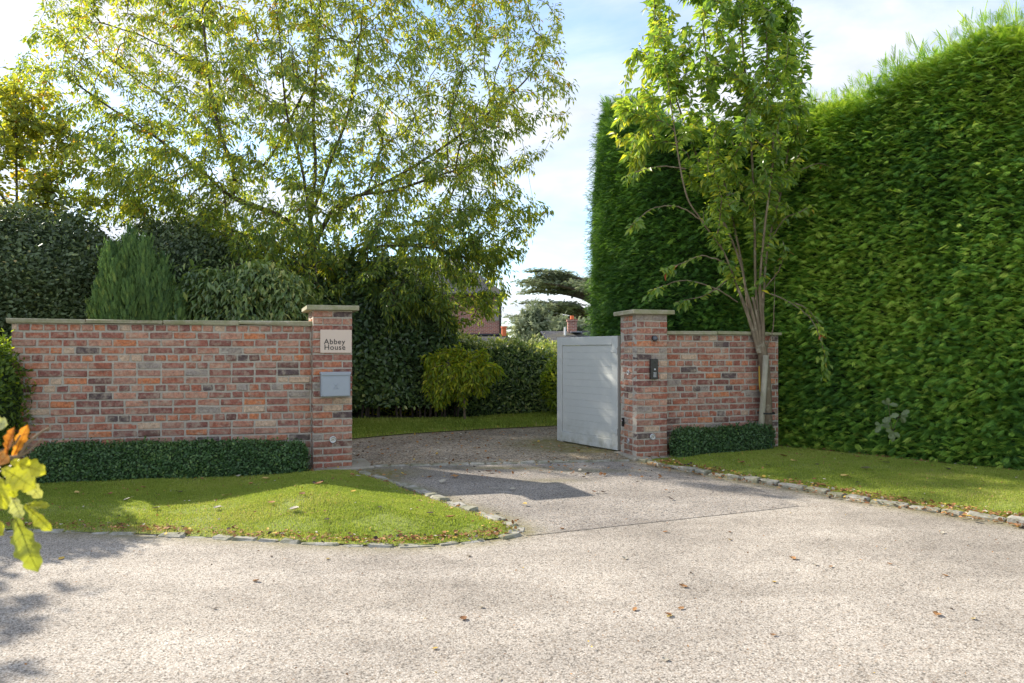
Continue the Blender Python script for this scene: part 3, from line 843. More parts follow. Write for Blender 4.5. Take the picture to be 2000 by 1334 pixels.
def grid_faces(nu, nv, wrapu=False):
    i, j = np.meshgrid(np.arange(nu if wrapu else nu - 1), np.arange(nv - 1), indexing='ij'); i = i.ravel(); j = j.ravel(); i2 = (i + 1) % nu
    return np.stack([i * nv + j, i2 * nv + j, i2 * nv + j + 1, i * nv + j + 1], 1)
def surf_normals(G):
    du = np.gradient(G, axis=0); dv = np.gradient(G, axis=1)
    return norm(np.cross(du, dv))
def hedge_surface(path, hd, H, res=.08, rnd=3.0, z0=-.05, amp=.06, nsc=3.0, endr=.35, seed=0, taper=0.0, fine=.0):
    """closed rounded hedge along path; hd half depth, H height (number or fn of arc length fraction)"""
    path = curve2(path, 8); seg = np.linalg.norm(np.diff(path, axis=0), axis=1); s = np.concatenate([[0], np.cumsum(seg)]); L = s[-1]
    nu = max(6, int(L / res)); u = np.linspace(0, 1, nu)
    u = np.concatenate([[0, .002], np.linspace(.01, .99, nu), [.998, 1]]); nu = len(u)
    C = np.stack([np.interp(u * L, s, path[:, 0]), np.interp(u * L, s, path[:, 1])], 1)
    Tn = norm(np.gradient(C, axis=0)); Nr = np.stack([Tn[:, 1], -Tn[:, 0]], 1)
    e = np.minimum(u * L, (1 - u) * L) / endr
    ef = np.clip(1 - np.clip(1 - e, 0, 1) ** rnd, 0, 1) ** (1 / rnd)
    nv = max(14, int((2 * (H(.5) if callable(H) else H) + 2 * hd) / res)); v = np.linspace(0, math.pi, nv)
    # superellipse from front base over the top to back base, with straight sides
    cx = np.sign(np.cos(v)) * np.abs(np.cos(v)) ** (2 / rnd / 1.6); cz = np.abs(np.sin(v)) ** (2 / rnd)
    Hh = np.array([H(x) if callable(H) else H for x in u])
    G = np.zeros((nu, nv, 3))
    wdt = hd * ef[:, None] * (cx[None] * (1 - taper * cz[None]))
    G[:, :, :2] = C[:, None] + Nr[:, None] * wdt[..., None]
    G[:, :, 2] = z0 + (Hh[:, None] * (.55 + .45 * ef[:, None]) - z0) * cz[None]
    Nn = surf_normals(G)
    c = G.reshape(-1, 3).mean(0); 
    out = G.copy(); out[:, :, :2] -= C[:, None]; out[:, :, 2] -= Hh[:, None] * .5
    if (Nn * out).sum() < 0: Nn = -Nn
    G = G + Nn * (amp * snoise(G, nsc, seed) + fine * snoise(G, nsc * 4, seed + 2))[..., None]
    return G, Nn, False
def blob_surface(c, r, res=.12, amp=.12, nsc=2.0, seed=0, zmin=None, power=2.0, cone=0.0):
    c = np.asarray(c, float); r = np.asarray(r, float)
    nu = max(10, int(2 * math.pi * max(r[0], r[1]) / res)); nv = max(8, int(math.pi * r[2] / res))
    u = np.linspace(0, 2 * math.pi, nu, endpoint=False); v = np.linspace(-math.pi / 2 + .02, math.pi / 2 - .02, nv)
    U, V = np.meshgrid(u, v, indexing='ij')
    cv = np.cos(V) ** (2 / power); sv = np.sign(np.sin(V)) * np.abs(np.sin(V)) ** (2 / power)
    f = 1 - cone * (sv + 1) / 2
    G = np.stack([np.cos(U) * cv * f * r[0], np.sin(U) * cv * f * r[1], sv * r[2]], 2)
    Nn = norm(G / (r ** 2))
    G = G + Nn * (amp * snoise(G + c, nsc, seed))[..., None] + c
    if zmin is not None: G[..., 2] = np.maximum(G[..., 2], zmin)
    return G, Nn, True
def sample(surf, n, keep=None):
    G, Nn, wrap = surf; nu, nv = G.shape[:2]
    Fq = grid_faces(nu, nv, wrap); Vf = G.reshape(-1, 3); Nf = Nn.reshape(-1, 3)
    a = Vf[Fq]; ar = np.linalg.norm(np.cross(a[:, 2] - a[:, 0], a[:, 3] - a[:, 1]), axis=1) / 2
    if keep is not None: ar = ar * keep(a.mean(1), norm(Nf[Fq].mean(1)))
    idx = RNG.choice(len(Fq), n, p=ar / ar.sum())
    s = RNG.random((n, 1)); t = RNG.random((n, 1)); q = a[idx]; nn = Nf[Fq][idx]
    w = [(1 - s) * (1 - t), s * (1 - t), s * t, (1 - s) * t]
    P = sum(w[i] * q[:, i] for i in range(4)); N = norm(sum(w[i] * nn[:, i] for i in range(4)))
    return P, N, ar.sum()
def area(surf, keep=None):
    G, Nn, wrap = surf; Fq = grid_faces(*G.shape[:2], wrap); a = G.reshape(-1, 3)[Fq]
    ar = np.linalg.norm(np.cross(a[:, 2] - a[:, 0], a[:, 3] - a[:, 1]), axis=1) / 2
    if keep is not None: ar = ar * keep(a.mean(1), norm(Nn.reshape(-1, 3)[Fq].mean(1)))
    return ar.sum()
def facing(P, N):          # what a viewer near the camera could see: drop the far side only
    v = norm(np.array([0, 0, CH]) - P); return ((v * N).sum(1) > -.45).astype(float) + .03
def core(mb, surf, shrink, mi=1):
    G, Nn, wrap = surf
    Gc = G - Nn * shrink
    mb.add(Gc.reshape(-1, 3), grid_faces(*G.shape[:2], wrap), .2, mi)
def leafcover(mb, surf, dens, tmpl, size, aspect, mode, vmean=.45, vsd=.2, depth=.10, keep=facing, sj=.25, out=0.0, clump=.25, csc=3.0, topgain=0.0):
    A = area(surf, keep); n = int(A * dens)
    P, N, _ = sample(surf, n, keep)
    dep = RNG.random(n) ** 1.5 * depth - (RNG.random(n) < .12) * RNG.random(n) * depth * .8
    P = P - N * (dep - out)[:, None]
    r = norm(RNG.normal(0, 1, (n, 3)))
    up = np.array([0, 0, 1.0])
    if mode == 'spray':         # fans reaching outwards, nearly level
        D = norm(N * 1.0 + r * .55 + up * -.05); Nm = norm(up + r * .45 + N * .2)
    elif mode == 'feather':     # fronds lying along the clipped face, tips lifted outwards
        tt = norm(np.cross(up, N) + 1e-6); sg = np.where(RNG.random(n) < .72, -1.0, 1.0)[:, None]
        D = norm(tt * sg * .6 + N * .8 + r * .6 - up * .05); Nm = norm(up * .85 + N * .45 + r * .45)
    elif mode == 'plume':       # upright feathers
        D = norm(N * .35 + r * .30 + up * .9); Nm = norm(N + r * .4)
    elif mode == 'hang':
        D = norm(N * .35 + r * .5 - up * .75); Nm = norm(N + r * .6)
    else:
        D = norm(N * .5 + r * .9 + up * .15); Nm = norm(N * .8 + r * .7 + up * .4)
    s = size * (1 + sj * RNG.normal(0, 1, n)).clip(.5, 1.8)
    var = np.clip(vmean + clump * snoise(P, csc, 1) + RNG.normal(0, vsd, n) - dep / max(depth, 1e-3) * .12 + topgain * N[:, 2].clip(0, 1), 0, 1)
    scatter(mb, tmpl, P, D, Nm, s, s * aspect, var)
def bush(name, surf, label, cat, matn, dens, tmpl, size, aspect, mode, shrink=.1, group=None, loc=None, **k):
    G = surf[0]; c = G.reshape(-1, 3).mean(0); c = np.array([c[0], c[1], 0]) if loc is None else np.array(loc)
    root = empty(name, c, label, cat, group)
    mb = MB(); core(mb, surf, shrink, 0); mb.build('shade_core', M['core'], root, True, off=c)
    mb = MB(); leafcover(mb, surf, dens, tmpl, size, aspect, mode, **k)
    mb.build('foliage', M[matn], root, False, off=c)
    return root

# ---- the tall conifer hedges on the right
HFACE = [(3.55, 10.1), (4.75, 8.85), (5.85, 7.65), (7.1, 6.25), (8.6, 4.6)]
off = np.array([.55, .85]) * 0
def hH(u): return 4.35 + .95 * u + .04 * math.sin(u * 23) + .04 * math.sin(u * 51)
sR = hedge_surface(HFACE, .85, hH, .10, 3.4, -.05, .10, 2.2, .5, 1, .06, .05)
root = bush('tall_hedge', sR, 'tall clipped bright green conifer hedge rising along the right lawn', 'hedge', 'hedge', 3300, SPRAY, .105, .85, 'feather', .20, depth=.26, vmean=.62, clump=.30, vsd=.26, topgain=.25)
mb = MB()
P, N, _ = sample(sR, 170, lambda P, N: (N[:, 2] > .55).astype(float) + 1e-6)
for k in range(4):
    D = norm(np.array([0, 0, 1.0]) + RNG.normal(0, .28, (170, 3)) + [-.25, -.1, 0]); scatter(mb, SPRAY, P + RNG.normal(0, .05, P.shape) + D * .04 * k, D, norm(RNG.normal(0, 1, P.shape)), RNG.uniform(.12, .34, 170), RNG.uniform(.10, .20, 170), RNG.uniform(.5, 1, 170))
mb.build('top_shoots', M['hedge'], root, off=root.location)
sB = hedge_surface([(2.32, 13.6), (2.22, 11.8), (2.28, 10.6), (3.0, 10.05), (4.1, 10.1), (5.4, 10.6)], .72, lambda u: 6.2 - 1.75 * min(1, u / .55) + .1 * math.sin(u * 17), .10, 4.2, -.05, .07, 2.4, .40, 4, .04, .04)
root = bush('tall_hedge', sB, 'tall conifer hedge coloured dark for shade, behind the right gate pier and short wall', 'hedge', 'hedge', 2700, SPRAY, .10, .85, 'feather', .18, depth=.22, vmean=.28, clump=.25)  # low vmean puts the shade on this hedge into its leaf colour
mb = MB()
P, N, _ = sample(sB, 130, lambda P, N: (N[:, 2] > .4).astype(float) + 1e-6)
for k in range(4):
    D = norm(np.array([0, 0, 1.0]) + RNG.normal(0, .3, (130, 3)) + [-.5, -.1, 0]); scatter(mb, SPRAY, P + RNG.normal(0, .05, P.shape), D, norm(RNG.normal(0, 1, P.shape)), RNG.uniform(.12, .30, 130), RNG.uniform(.10, .20, 130), RNG.uniform(.3, .9, 130))
mb.build('top_shoots', M['hedge'], root, off=root.location)

# ---- low box hedges
nb1 = np.array([-dw[1], dw[0]])
a0 = WR - nb1 * .24 - dw * .02; a1 = WR - dw * 2.55 - nb1 * .24
s1 = hedge_surface([a1, (a0 + a1) / 2, a0], .175, .335, .04, 3.0, -.02, .032, 5, .14, 2, 0, .016)
bush('box_hedge', s1, 'low clipped dark green box hedge along the foot of the long left wall', 'hedge', 'box', 8500, ROUND, .026, .62, 'leaf', .035, group=None, depth=.05, vmean=.45, csc=9, clump=.18)
d2 = np.array([math.cos(math.radians(17)), math.sin(math.radians(17))]); n2 = np.array([-d2[1], d2[0]])
b0 = p0r + d2 * .03 - n2 * .20; b1 = p0r + d2 * 1.34 - n2 * .20
s2 = hedge_surface([b0, (b0 + b1) / 2, b1], .17, .345, .04, 3.0, -.02, .032, 5, .14, 6, 0, .016)
bush('box_hedge', s2, 'short low clipped box hedge at the foot of the right wall beside the staked tree', 'hedge', 'box', 7500, ROUND, .027, .62, 'leaf', .035, depth=.05, vmean=.4, csc=9, clump=.18)

# ---- laurel hedges beyond the gravel
sD = hedge_surface([(-3.15, 12.6), (-2.2, 12.7), (-1.1, 13.0)], .55, 1.78, .10, 3.0, .28, .10, 2.5, .4, 3)
root = bush('laurel_hedge', sD, 'dark glossy laurel hedge under the large tree, beyond the gravel drive', 'hedge', 'laurel', 1300, ROUND, .075, .5, 'leaf', .16, depth=.22, vmean=.35, clump=.2)
mb = MB()
for i in range(26):
    x = random.uniform(-3.1, -1.0); y = 12.6 + (x + 3) * .1 + random.uniform(-.35, .1)
    mb.tube([(x, y, -.02), (x + random.uniform(-.06, .06), y, .35), (x + random.uniform(-.12, .12), y + .05, .8)], [.025, .020, .014], 6)
mb.build('stems', M['bark'], root, off=root.location)
sE = hedge_surface([(-1.5, 13.6), (-.2, 13.7), (.7, 14.1), (1.5, 15.2)], .6, lambda u: 1.58 - .28 * u + .05 * math.sin(u * 19), .10, 3.4, -.02, .10, 2.5, .4, 5)
bush('laurel_hedge', sE, 'rounded hedge with sunlight put into its paler top leaves where the gravel drive bends away', 'hedge', 'laurel', 1300, ROUND, .075, .45, 'leaf', .14, depth=.2, vmean=.5, clump=.2, topgain=.45)  # topgain paints the sunlit tops into the leaf colour
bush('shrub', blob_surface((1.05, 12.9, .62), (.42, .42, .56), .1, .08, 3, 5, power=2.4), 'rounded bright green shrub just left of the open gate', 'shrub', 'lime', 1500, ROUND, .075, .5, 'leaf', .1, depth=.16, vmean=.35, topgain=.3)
bush('shrub', blob_surface((.52, 16.5, .95), (.42, .45, .72), .12, .16, 2.5, 2), 'pale loose shrub in front of the cottage roof', 'shrub', 'pale', 700, LEAF, .12, .45, 'leaf', .3, depth=.5, vmean=.6)

bush('undergrowth', blob_surface((-2.3, 14.2, .35), (2.6, .5, .55), .1, .10, 3, 4, power=3), 'low yellow green undergrowth added to imitate light through the foliage beneath the dark laurel hedge', 'shrub', 'lime', 500, ROUND, .08, .5, 'leaf', .1, depth=.2, vmean=.6)  # lime plants added here to imitate light coming through the foliage
# ---- greenery behind the long wall
bush('evergreen_shrub', blob_surface((-7.55, 10.4, 1.5), (1.75, 1.2, 1.85), .14, .38, 1.9, 1, power=2.6), 'large dark ivy covered evergreen behind the left end of the wall', 'shrub', 'ivy', 2400, ROUND, .058, .65, 'leaf', .2, depth=.42, vmean=.4, clump=.25)
bush('evergreen_shrub', blob_surface((-6.0, 12.2, 1.5), (1.7, 1.0, 2.1), .14, .22, 1.8, 3, power=2.4), 'dark evergreen shrub standing behind the upright conifer', 'shrub', 'ivy', 1600, ROUND, .06, .65, 'leaf', .2, depth=.3, vmean=.35)
root = empty('conifer', (-5.1, 9.4, 0), 'upright feathery green conifer rising behind the long wall', 'conifer')
mbc = MB(); mbl = MB()
for (cx_, cy_, r_, zt) in ((-5.22, 9.35, .25, 2.86), (-5.45, 9.3, .22, 2.68), (-5.0, 9.3, .24, 2.74), (-4.82, 9.45, .2, 2.5), (-5.58, 9.25, .18, 2.2), (-4.78, 9.3, .18, 2.3), (-4.60, 9.4, .16, 2.0), (-5.3, 9.1, .17, 2.35), (-5.08, 9.05, .16, 2.1)):
    sf = blob_surface((cx_, cy_, zt / 2), (r_ * 1.2, r_ * 1.2, zt / 2 + .02), .07, .03, 6, 1, cone=.5, power=2.6)
    core(mbc, sf, .05, 0); leafcover(mbl, sf, 1700, PLUME, .13, .5, 'plume', vmean=.45, depth=.07, clump=.25)
mbc.build('shade_core', M['core'], root, True, off=(-5.1, 9.4, 0)); mbl.build('foliage', M['thuja'], root, off=(-5.1, 9.4, 0))
PINN = mk_spray(6, 1.6, .07)
bush('leafy_shrub', blob_surface((-3.85, 9.9, 1.3), (1.15, .8, 1.2), .12, .30, 2.6, 4), 'loose green shrub with narrow drooping leaves behind the wall, left of the plaque pier', 'shrub', 'laurel', 1500, LEAF, .11, .36, 'hang', .2, depth=.35, vmean=.55)
bush('leafy_shrub', blob_surface((-3.2, 12.6, 1.6), (2.0, .9, 1.5), .15, .25, 1.6, 6), 'tall dark shrub belt behind the trunk of the large tree', 'shrub', 'laurel', 800, ROUND, .09, .6, 'leaf', .22, depth=.35, vmean=.3)
bush('leafy_shrub', blob_surface((-6.8, 15.5, 1.9), (4.0, 1.3, 2.0), .2, .35, 1.2, 7), 'dense dark thicket in the distance behind the left wall', 'shrub', 'laurel', 420, ROUND, .12, .6, 'leaf', .3, depth=.5, vmean=.3)
# shrub at the left frame edge in front of the rail fence
bush('leafy_shrub', blob_surface((-5.25, 6.55, .72), (.52, .5, .78), .07, .08, 5, 2), 'mid green bushy shrub at the left edge, in front of the white rail fence', 'shrub', 'lime', 2600, ROUND, .05, .5, 'leaf', .1, depth=.15, vmean=.12)
bush('leafy_shrub', blob_surface((-6.05, 6.3, 1.1), (.8, .8, 1.45), .12, .15, 3, 8), 'taller leafy shrub out of view at the left, added to shade the left lawn', 'shrub', 'lime', 900, ROUND, .07, .5, 'leaf', .15, depth=.2, vmean=.15)  # unseen shrub added beyond the left edge, sized to shade the lawn

# ------------------------------------------------------------------ trees
def grow(init, targets, step=.16, bf=.35, curl=.35, droop=0.0, seed=0):
    """minimum-cost branching from the given limbs to every target; returns nodes, parents"""
    rg = np.random.default_rng(seed)
    cap = len(targets) * 14 + 4000
    P = np.zeros((cap, 3)); par = np.full(cap, -1); pl = np.zeros(cap); D = np.zeros((cap, 3)); n = 0
    for k, (pts, pidx) in enumerate(init):
        pts = curve2(pts, 10)
        prev = -1
        if n > 0:
            prev = int(np.argmin(np.linalg.norm(P[:n] - pts[0], axis=1)))
        for q in pts:
            if prev >= 0 and np.linalg.norm(P[prev] - q) < step * .35: continue
            P[n] = q; par[n] = prev; pl[n] = 0 if prev < 0 else pl[prev] + np.linalg.norm(q - P[prev])
            D[n] = (0, 0, 1) if prev < 0 else norm(q - P[prev]); prev = n; n += 1
    base = P[0]
    minpl = pl[:n].max() * 0.0
    start_ok = np.zeros(cap, bool); 
    order = np.argsort(np.min(np.linalg.norm(targets[:, None] - P[None, :n:6], axis=2), axis=1)); tips = []
    zmin = P[0, 2] + .9
    for t in targets[order]:
        v = t - P[:n]; d = np.linalg.norm(v, axis=1)
        ang = (v * D[:n]).sum(1) / (d + 1e-6)
        cost = d * (1.25 - .45 * ang) + bf * pl[:n] * .25 + (P[:n, 2] < zmin) * 5
        i = int(np.argmin(cost)); L = d[i]
        m = max(1, int(round(L / step)))
        if n + m + 2 > cap: break
        p0 = P[i]; p3 = t; c1 = p0 + D[i] * L * curl * .5 + v[i] * .2; c2 = p3 - v[i] * .35 + np.array([0, 0, .18 * L]) + rg.normal(0, .05 * L, 3)
        prev = i
        for k in range(1, m + 1):
            s = k / m; q = (1 - s) ** 3 * p0 + 3 * (1 - s) ** 2 * s * c1 + 3 * (1 - s) * s * s * c2 + s ** 3 * p3
            P[n] = q; par[n] = prev; pl[n] = pl[prev] + np.linalg.norm(q - P[prev]); D[n] = norm(q - P[prev]); prev = n; n += 1
        tips.append(prev)
    return P[:n], par[:n], D[:n], np.array(tips)
def wood(mb, P, par, D, r_tip=.004, expo=.42, trunk_r=.12, n=5):
    N = len(P); w = np.zeros(N); ch = np.zeros(N, int)
    for i in range(N - 1, 0, -1):
        if ch[i] == 0: w[i] += 1
        if par[i] >= 0: w[par[i]] += w[i]; ch[par[i]] += 1
    r = r_tip * np.maximum(w, 1) ** expo; r = np.minimum(r * 1.0, trunk_r)
    c = np.nonzero(par >= 0)[0]; p = par[c]
    def fr(Dv):
        ref = np.array([.9, .3, .2]); a = norm(np.cross(Dv, ref)); return a, np.cross(Dv, a)
    a0, b0_ = fr(norm(D[p] * .5 + D[c] * .5)); a1, b1_ = fr(D[c])
    r0 = np.minimum(r[p], r[c] * 1.25); r1 = r[c]
    t = np.arange(n) * 2 * math.pi / n; ct, st_ = np.cos(t)[None, :, None], np.sin(t)[None, :, None]
    V0 = P[p][:, None] + r0[:, None, None] * (ct * a0[:, None] + st_ * b0_[:, None])
    V1 = (P[c] + D[c] * r1[:, None] * .3)[:, None] + r1[:, None, None] * (ct * a1[:, None] + st_ * b1_[:, None])
    V = np.concatenate([V0, V1], 1).reshape(-1, 3); i = np.arange(n); j = (i + 1) % n
    Fc = np.stack([i, j, j + n, i + n], 1)[None] + (np.arange(len(c)) * 2 * n)[:, None, None]
    mb.add(V, Fc.reshape(-1, 4), .5)
    return r
def twig_leaves(mb, P, par, D, tips, per, back, size, aspect, sag, var_fn, tmpl=LEAF, spread=.04, seed=1, outw=.6):
    rg = np.random.default_rng(seed); pos = []; dr = []
    for tp in tips:
        i = tp; k = 0
        while k < back and par[i] >= 0:
            a, b = P[i], P[par[i]]; m = per if k == 0 else max(1, int(per * (1 - .55 * k / back)))
            t = rg.random(m)[:, None]; pos.append(a * (1 - t) + b * t); dr.append(np.repeat(D[i][None], m, 0)); i = par[i]; k += 1
    pos = np.vstack(pos); dr = np.vstack(dr); n = len(pos)
    r = norm(rg.normal(0, 1, (n, 3)))
    side = norm(np.cross(dr, r))
    Dd = norm(dr * .45 + side * outw + np.array([0, 0, -sag]) + r * .25)
    Nn = norm(np.array([0, 0, 1.0]) + rg.normal(0, .55, (n, 3)))
    s = size * rg.uniform(.65, 1.25, n)
    pos = pos + side * spread * rg.random((n, 1))
    scatter(mb, tmpl, pos, Dd, Nn, s, s * aspect * rg.uniform(.8, 1.2, n), var_fn(pos, rg))
    return n
def px_targets(poly, n, Zc, Dz, dens=None, seed=0, zscale=1.0):
    rg = np.random.default_rng(seed); poly = np.array(poly, float); lo = poly.min(0); hi = poly.max(0); out = []
    while sum(len(o) for o in out) < n:
        q = rg.uniform(lo, hi, (n, 2)); q = q[inpoly(q, poly)]
        d, _ = nearest(q, poly); R = min((hi - lo)) / 2
        f = np.clip(d / R, 0, 1); dz = Dz * np.sqrt(1 - (1 - f) ** 2)
        Z = Zc + dz * rg.uniform(-1, 1, len(q))
        P = np.stack([at(a, b, z) for (a, b), z in zip(q, Z)])
        # keep outline in photo but true depth
        k = np.ones(len(q), bool)
        if dens is not None: k = rg.random(len(q)) < dens(q, P)
        out.append(P[k])
    return np.vstack(out)[:n]

def at_(lst, Z, dz=None):
    dz = dz or [0] * len(lst)
    return [at(a, b, Z + d) for (a, b), d in zip(lst, dz)]
ZT = 13.1
limbs = [
    (at_([(640, 835), (634, 700), (628, 600), (614, 500), (606, 430)], ZT), 0),
    (at_([(606, 430), (616, 330), (612, 220), (622, 80), (628, -60), (630, -100)], ZT, [0, .1, .1, .2, .2, .2]), 0),
    (at_([(614, 480), (650, 412), (700, 382), (770, 372), (850, 345), (930, 320)], ZT, [0, -.2, -.4, -.6, -.8, -1]), 0),
    (at_([(650, 412), (720, 372), (800, 330), (930, 240), (1040, 140), (1085, 30)], ZT, [-.1, 0, .2, .4, .6, .8]), 0),
    (at_([(606, 430), (640, 330), (680, 220), (700, 100), (710, 0), (715, -70)], ZT, [0, .4, .8, 1.0, 1.2, 1.2]), 0),
    (at_([(608, 450), (590, 330), (560, 220), (548, 90), (535, -20), (520, -80)], ZT, [0, -.3, -.6, -.8, -.9, -.9]), 0),
    (at_([(612, 490), (560, 430), (455, 385), (400, 340), (300, 265), (200, 200), (90, 120)], ZT, [0, -.2, -.4, -.5, -.5, -.5, -.5]), 0),
    (at_([(455, 385), (456, 340), (425, 240), (408, 150), (395, 20)], ZT, [-.4, -.4, -.3, -.2, -.2]), 0),
    (at_([(600, 170), (500, 330), (380, 230), (260, 150), (160, 60), (110, 0)], ZT, [0, .5, 1.0, 1.3, 1.4, 1.4]), 0),
    (at_([(616, 520), (540, 480), (430, 440), (330, 400), (180, 300), (60, 190)], ZT, [0, .4, .8, .9, .9, .9]), 0),
    (at_([(622, 540), (700, 490), (800, 480), (900, 500), (980, 540)], ZT, [0, -.5, -1.0, -1.4, -1.5]), 0),
    (at_([(620, 540), (720, 470), (850, 440), (980, 170), (1050, 430)], ZT, [0, .4, .8, 1.0, 1.0]), 0),
    (at_([(624, 570), (560, 545), (480, 540), (400, 560)], ZT, [0, -.6, -1.1, -1.3]), 0),
    (at_([(624, 570), (680, 560), (760, 570), (860, 610)], ZT, [0, -.6, -1.0, -1.3]), 0),
]
crown_poly = [(75, 40), (120, -70), (300, -110), (600, -130), (850, -110), (1010, -80), (1095, 10), (1128, 160), (1112, 240), (1062, 310), (1020, 350), (1030, 385), (1082, 415), (1040, 470), (1000, 560), (985, 600), (900, 650), (800, 690), (735, 690), (690, 620), (560, 615), (450, 600), (370, 540), (330, 450), (200, 440), (110, 390), (50, 330), (-30, 270), (-20, 170), (30, 120)]
def big_dens(q, P):
    x, y = q[:, 0], q[:, 1]
    d = np.ones(len(q))
    d *= np.where(x < 380, .45 + .55 * smooth((x + 50) / 430), 1)
    d *= np.where(x > 900, .35 + .65 * smooth((1130 - x) / 230), 1)
    d *= .20 + .80 * smooth((snoise(P, 1.7, 2) + .16) / .25)
    d *= np.where((y > 330) & (x < 350), 1.25, 1)
    d *= np.where(y > 400, 1.5, 1)
    return np.clip(d * .66, 0, 1)
T = px_targets(crown_poly, 5600, ZT, 3.0, big_dens, 3)
P, par, D, tips = grow(limbs, T, .15, .35, seed=2)
root = empty('cherry_tree', (at(640, 835, ZT)[0], ZT, 0), 'large spreading tree with narrow yellow green leaves filling the sky behind the left wall', 'tree')
o_ = root.location.copy()
mb = MB(); wood(mb, P, par, D, .0032, .44, .16, 6); 
rgb = np.random.default_rng(5)
for k in range(26):      # bare twigs hanging low over the wall
    a = rgb.uniform((470, 505), (640, 560)); b = a + rgb.uniform((-170, 10), (20, 85)); zz = ZT - rgb.uniform(.3, 1.6); z2 = zz - rgb.uniform(.1, .8)
    c_ = curve2([at(a[0], a[1], zz), at((a[0] + b[0]) / 2 + rgb.normal(0, 8), (a[1] + b[1]) / 2 - 12, (zz + z2) / 2), at(b[0], b[1], z2)], 6); mb.tube(c_, np.linspace(.011, .003, len(c_)), 5)
mb.build('branches', M['bark'], root, True, off=o_)
mb = MB(); mb.tube([(o_[0] + .03, o_[1], -.05), (o_[0], o_[1], .3), (o_[0] - .03, o_[1], 1.0), tuple(at(628, 600, ZT)), tuple(at(617, 520, ZT))], [.19, .15, .135, .13, .12], 12)
mb.build('trunk', M['bark'], root, True, off=o_)
mb = MB()
def vbig(p, rg):
    return np.clip(.40 + .18 * snoise(p, 2.2, 4) + rg.normal(0, .2, len(p)) + .12 * ((p[:, 2] - 3) / 4), 0, 1)
nl = twig_leaves(mb, P, par, D, tips, 8, 3, .108, .34, .75, vbig, LEAF, .10)
print('big tree leaves', nl)
mb.build('crown', M['big_leaf'], root, off=o_)

# ---- young staked tree on the right
ZS = 8.42
st0 = [
    (at_([(1496, 888), (1494, 800), (1490, 730), (1482, 680)], ZS), 0),
    (at_([(1482, 680), (1462, 620), (1440, 560), (1412, 490), (1370, 430), (1335, 360), (1300, 130)], ZS, [0, 0, -.1, -.2, -.3, -.4, -.5]), 0),
    (at_([(1484, 670), (1462, 590), (1446, 500), (1425, 400), (1400, 290), (1385, 160), (1370, 20), (1365, -60)], ZS, [0, .1, .2, .3, .4, .4, .4, .4]), 0),
    (at_([(1486, 660), (1476, 560), (1474, 450), (1470, 330), (1462, 210), (1450, 80), (1445, -60), (1440, -130)], ZS, [0, 0, -.1, -.1, -.1, -.1, -.1, 0]), 0),
    (at_([(1488, 655), (1492, 570), (1500, 480), (1524, 380), (1540, 280), (1545, 160), (1535, 40)], ZS, [0, .1, .2, .3, .3, .3, .3]), 0),
    (at_([(1488, 640), (1484, 560), (1494, 440), (1510, 300), (1500, 150), (1495, 0)], ZS, [0, -.1, -.2, -.3, -.3, -.3]), 0),
    (at_([(1462, 620), (1448, 520), (1400, 400), (1340, 250), (1300, 120), (1285, 40)], ZS, [0, .1, .2, .3, .3, .3]), 0),
]
droop = at_([(1490, 570), (1515, 578), (1550, 595), (1585, 625), (1603, 665), (1612, 700)], ZS, [0, -.1, -.2, -.3, -.4, -.4])
droop2 = at_([(1535, 587), (1570, 600), (1595, 625), (1607, 650)], ZS, [-.15, -.2, -.2, -.2])
lone = [at_([(1440, 590), (1400, 565), (1340, 548), (1290, 560), (1268, 570)], ZS, [0, -.2, -.3, -.4, -.4]),
        at_([(1370, 430), (1330, 405), (1280, 405), (1250, 425), (1232, 442)], ZS, [-.3, -.3, -.3, -.3, -.3]),
        at_([(1412, 510), (1370, 500), (1330, 515), (1295, 525)], ZS, [-.2, -.3, -.4, -.4]),
        at_([(1500, 480), (1530, 430), (1560, 415), (1590, 400)], ZS, [.2, 0, -.1, -.1]),
        at_([(1340, 330), (1290, 325), (1245, 335), (1220, 345)], ZS, [-.3, -.3, -.3, -.3]),
        at_([(1430, 540), (1380, 575), (1320, 590)], ZS, [0, .1, .2]),
        at_([(1525, 370), (1560, 335), (1600, 320), (1630, 330)], ZS, [.3, .2, .2, .2]),
        at_([(1495, 560), (1520, 530), (1532, 490), (1528, 470)], ZS, [0, 0, -.1, -.1]),
        droop, droop2,
        at_([(1492, 690), (1508, 650), (1512, 600), (1514, 520)], ZS, [0, .1, .1, .1])]
poly2 = [(1262, -20), (1240, 90), (1205, 190), (1198, 250), (1225, 320), (1250, 350), (1330, 170), (1360, 500), (1400, 560), (1500, 560), (1530, 480), (1550, 380), (1572, 300), (1592, 200), (1575, 90), (1550, -20), (1500, -130), (1400, -170), (1310, -110)]
def sd(q, P):
    y = q[:, 1]
    return np.clip(.95 - .80 * smooth((y - 330) / 160) + 0 * y, .2, 1) * (.5 + .5 * (snoise(P, 3.0, 5) > -.3))
T = px_targets(poly2, 680, ZS, .85, sd, 5)
P, par, D, tips = grow(st0, T, .11, .5, seed=4)
root = empty('young_tree', (at(1495, 888, ZS)[0], ZS, 0), 'slender young tree with many upright stems on the right lawn, tied to a stake', 'tree')
o_ = root.location.copy()
mb = MB(); wood(mb, P, par, D, .0032, .36, .05, 6)
for L_ in lone:
    c_ = curve2(L_, 8); c_ = c_ + RNG.normal(0, .003, c_.shape); mb.tube(c_, np.linspace(.009, .003, len(c_)), 6)
mb.build('branches', M['bark_light'], root, True, off=o_)
mb = MB(); tr = curve2([(o_[0] + .01, ZS, -.03), (o_[0] + .005, ZS, .1)] + at_([(1497, 800), (1494, 730), (1487, 672)], ZS), 6)
mb.tube(tr, np.linspace(.078, .058, len(tr)), 12, .5)
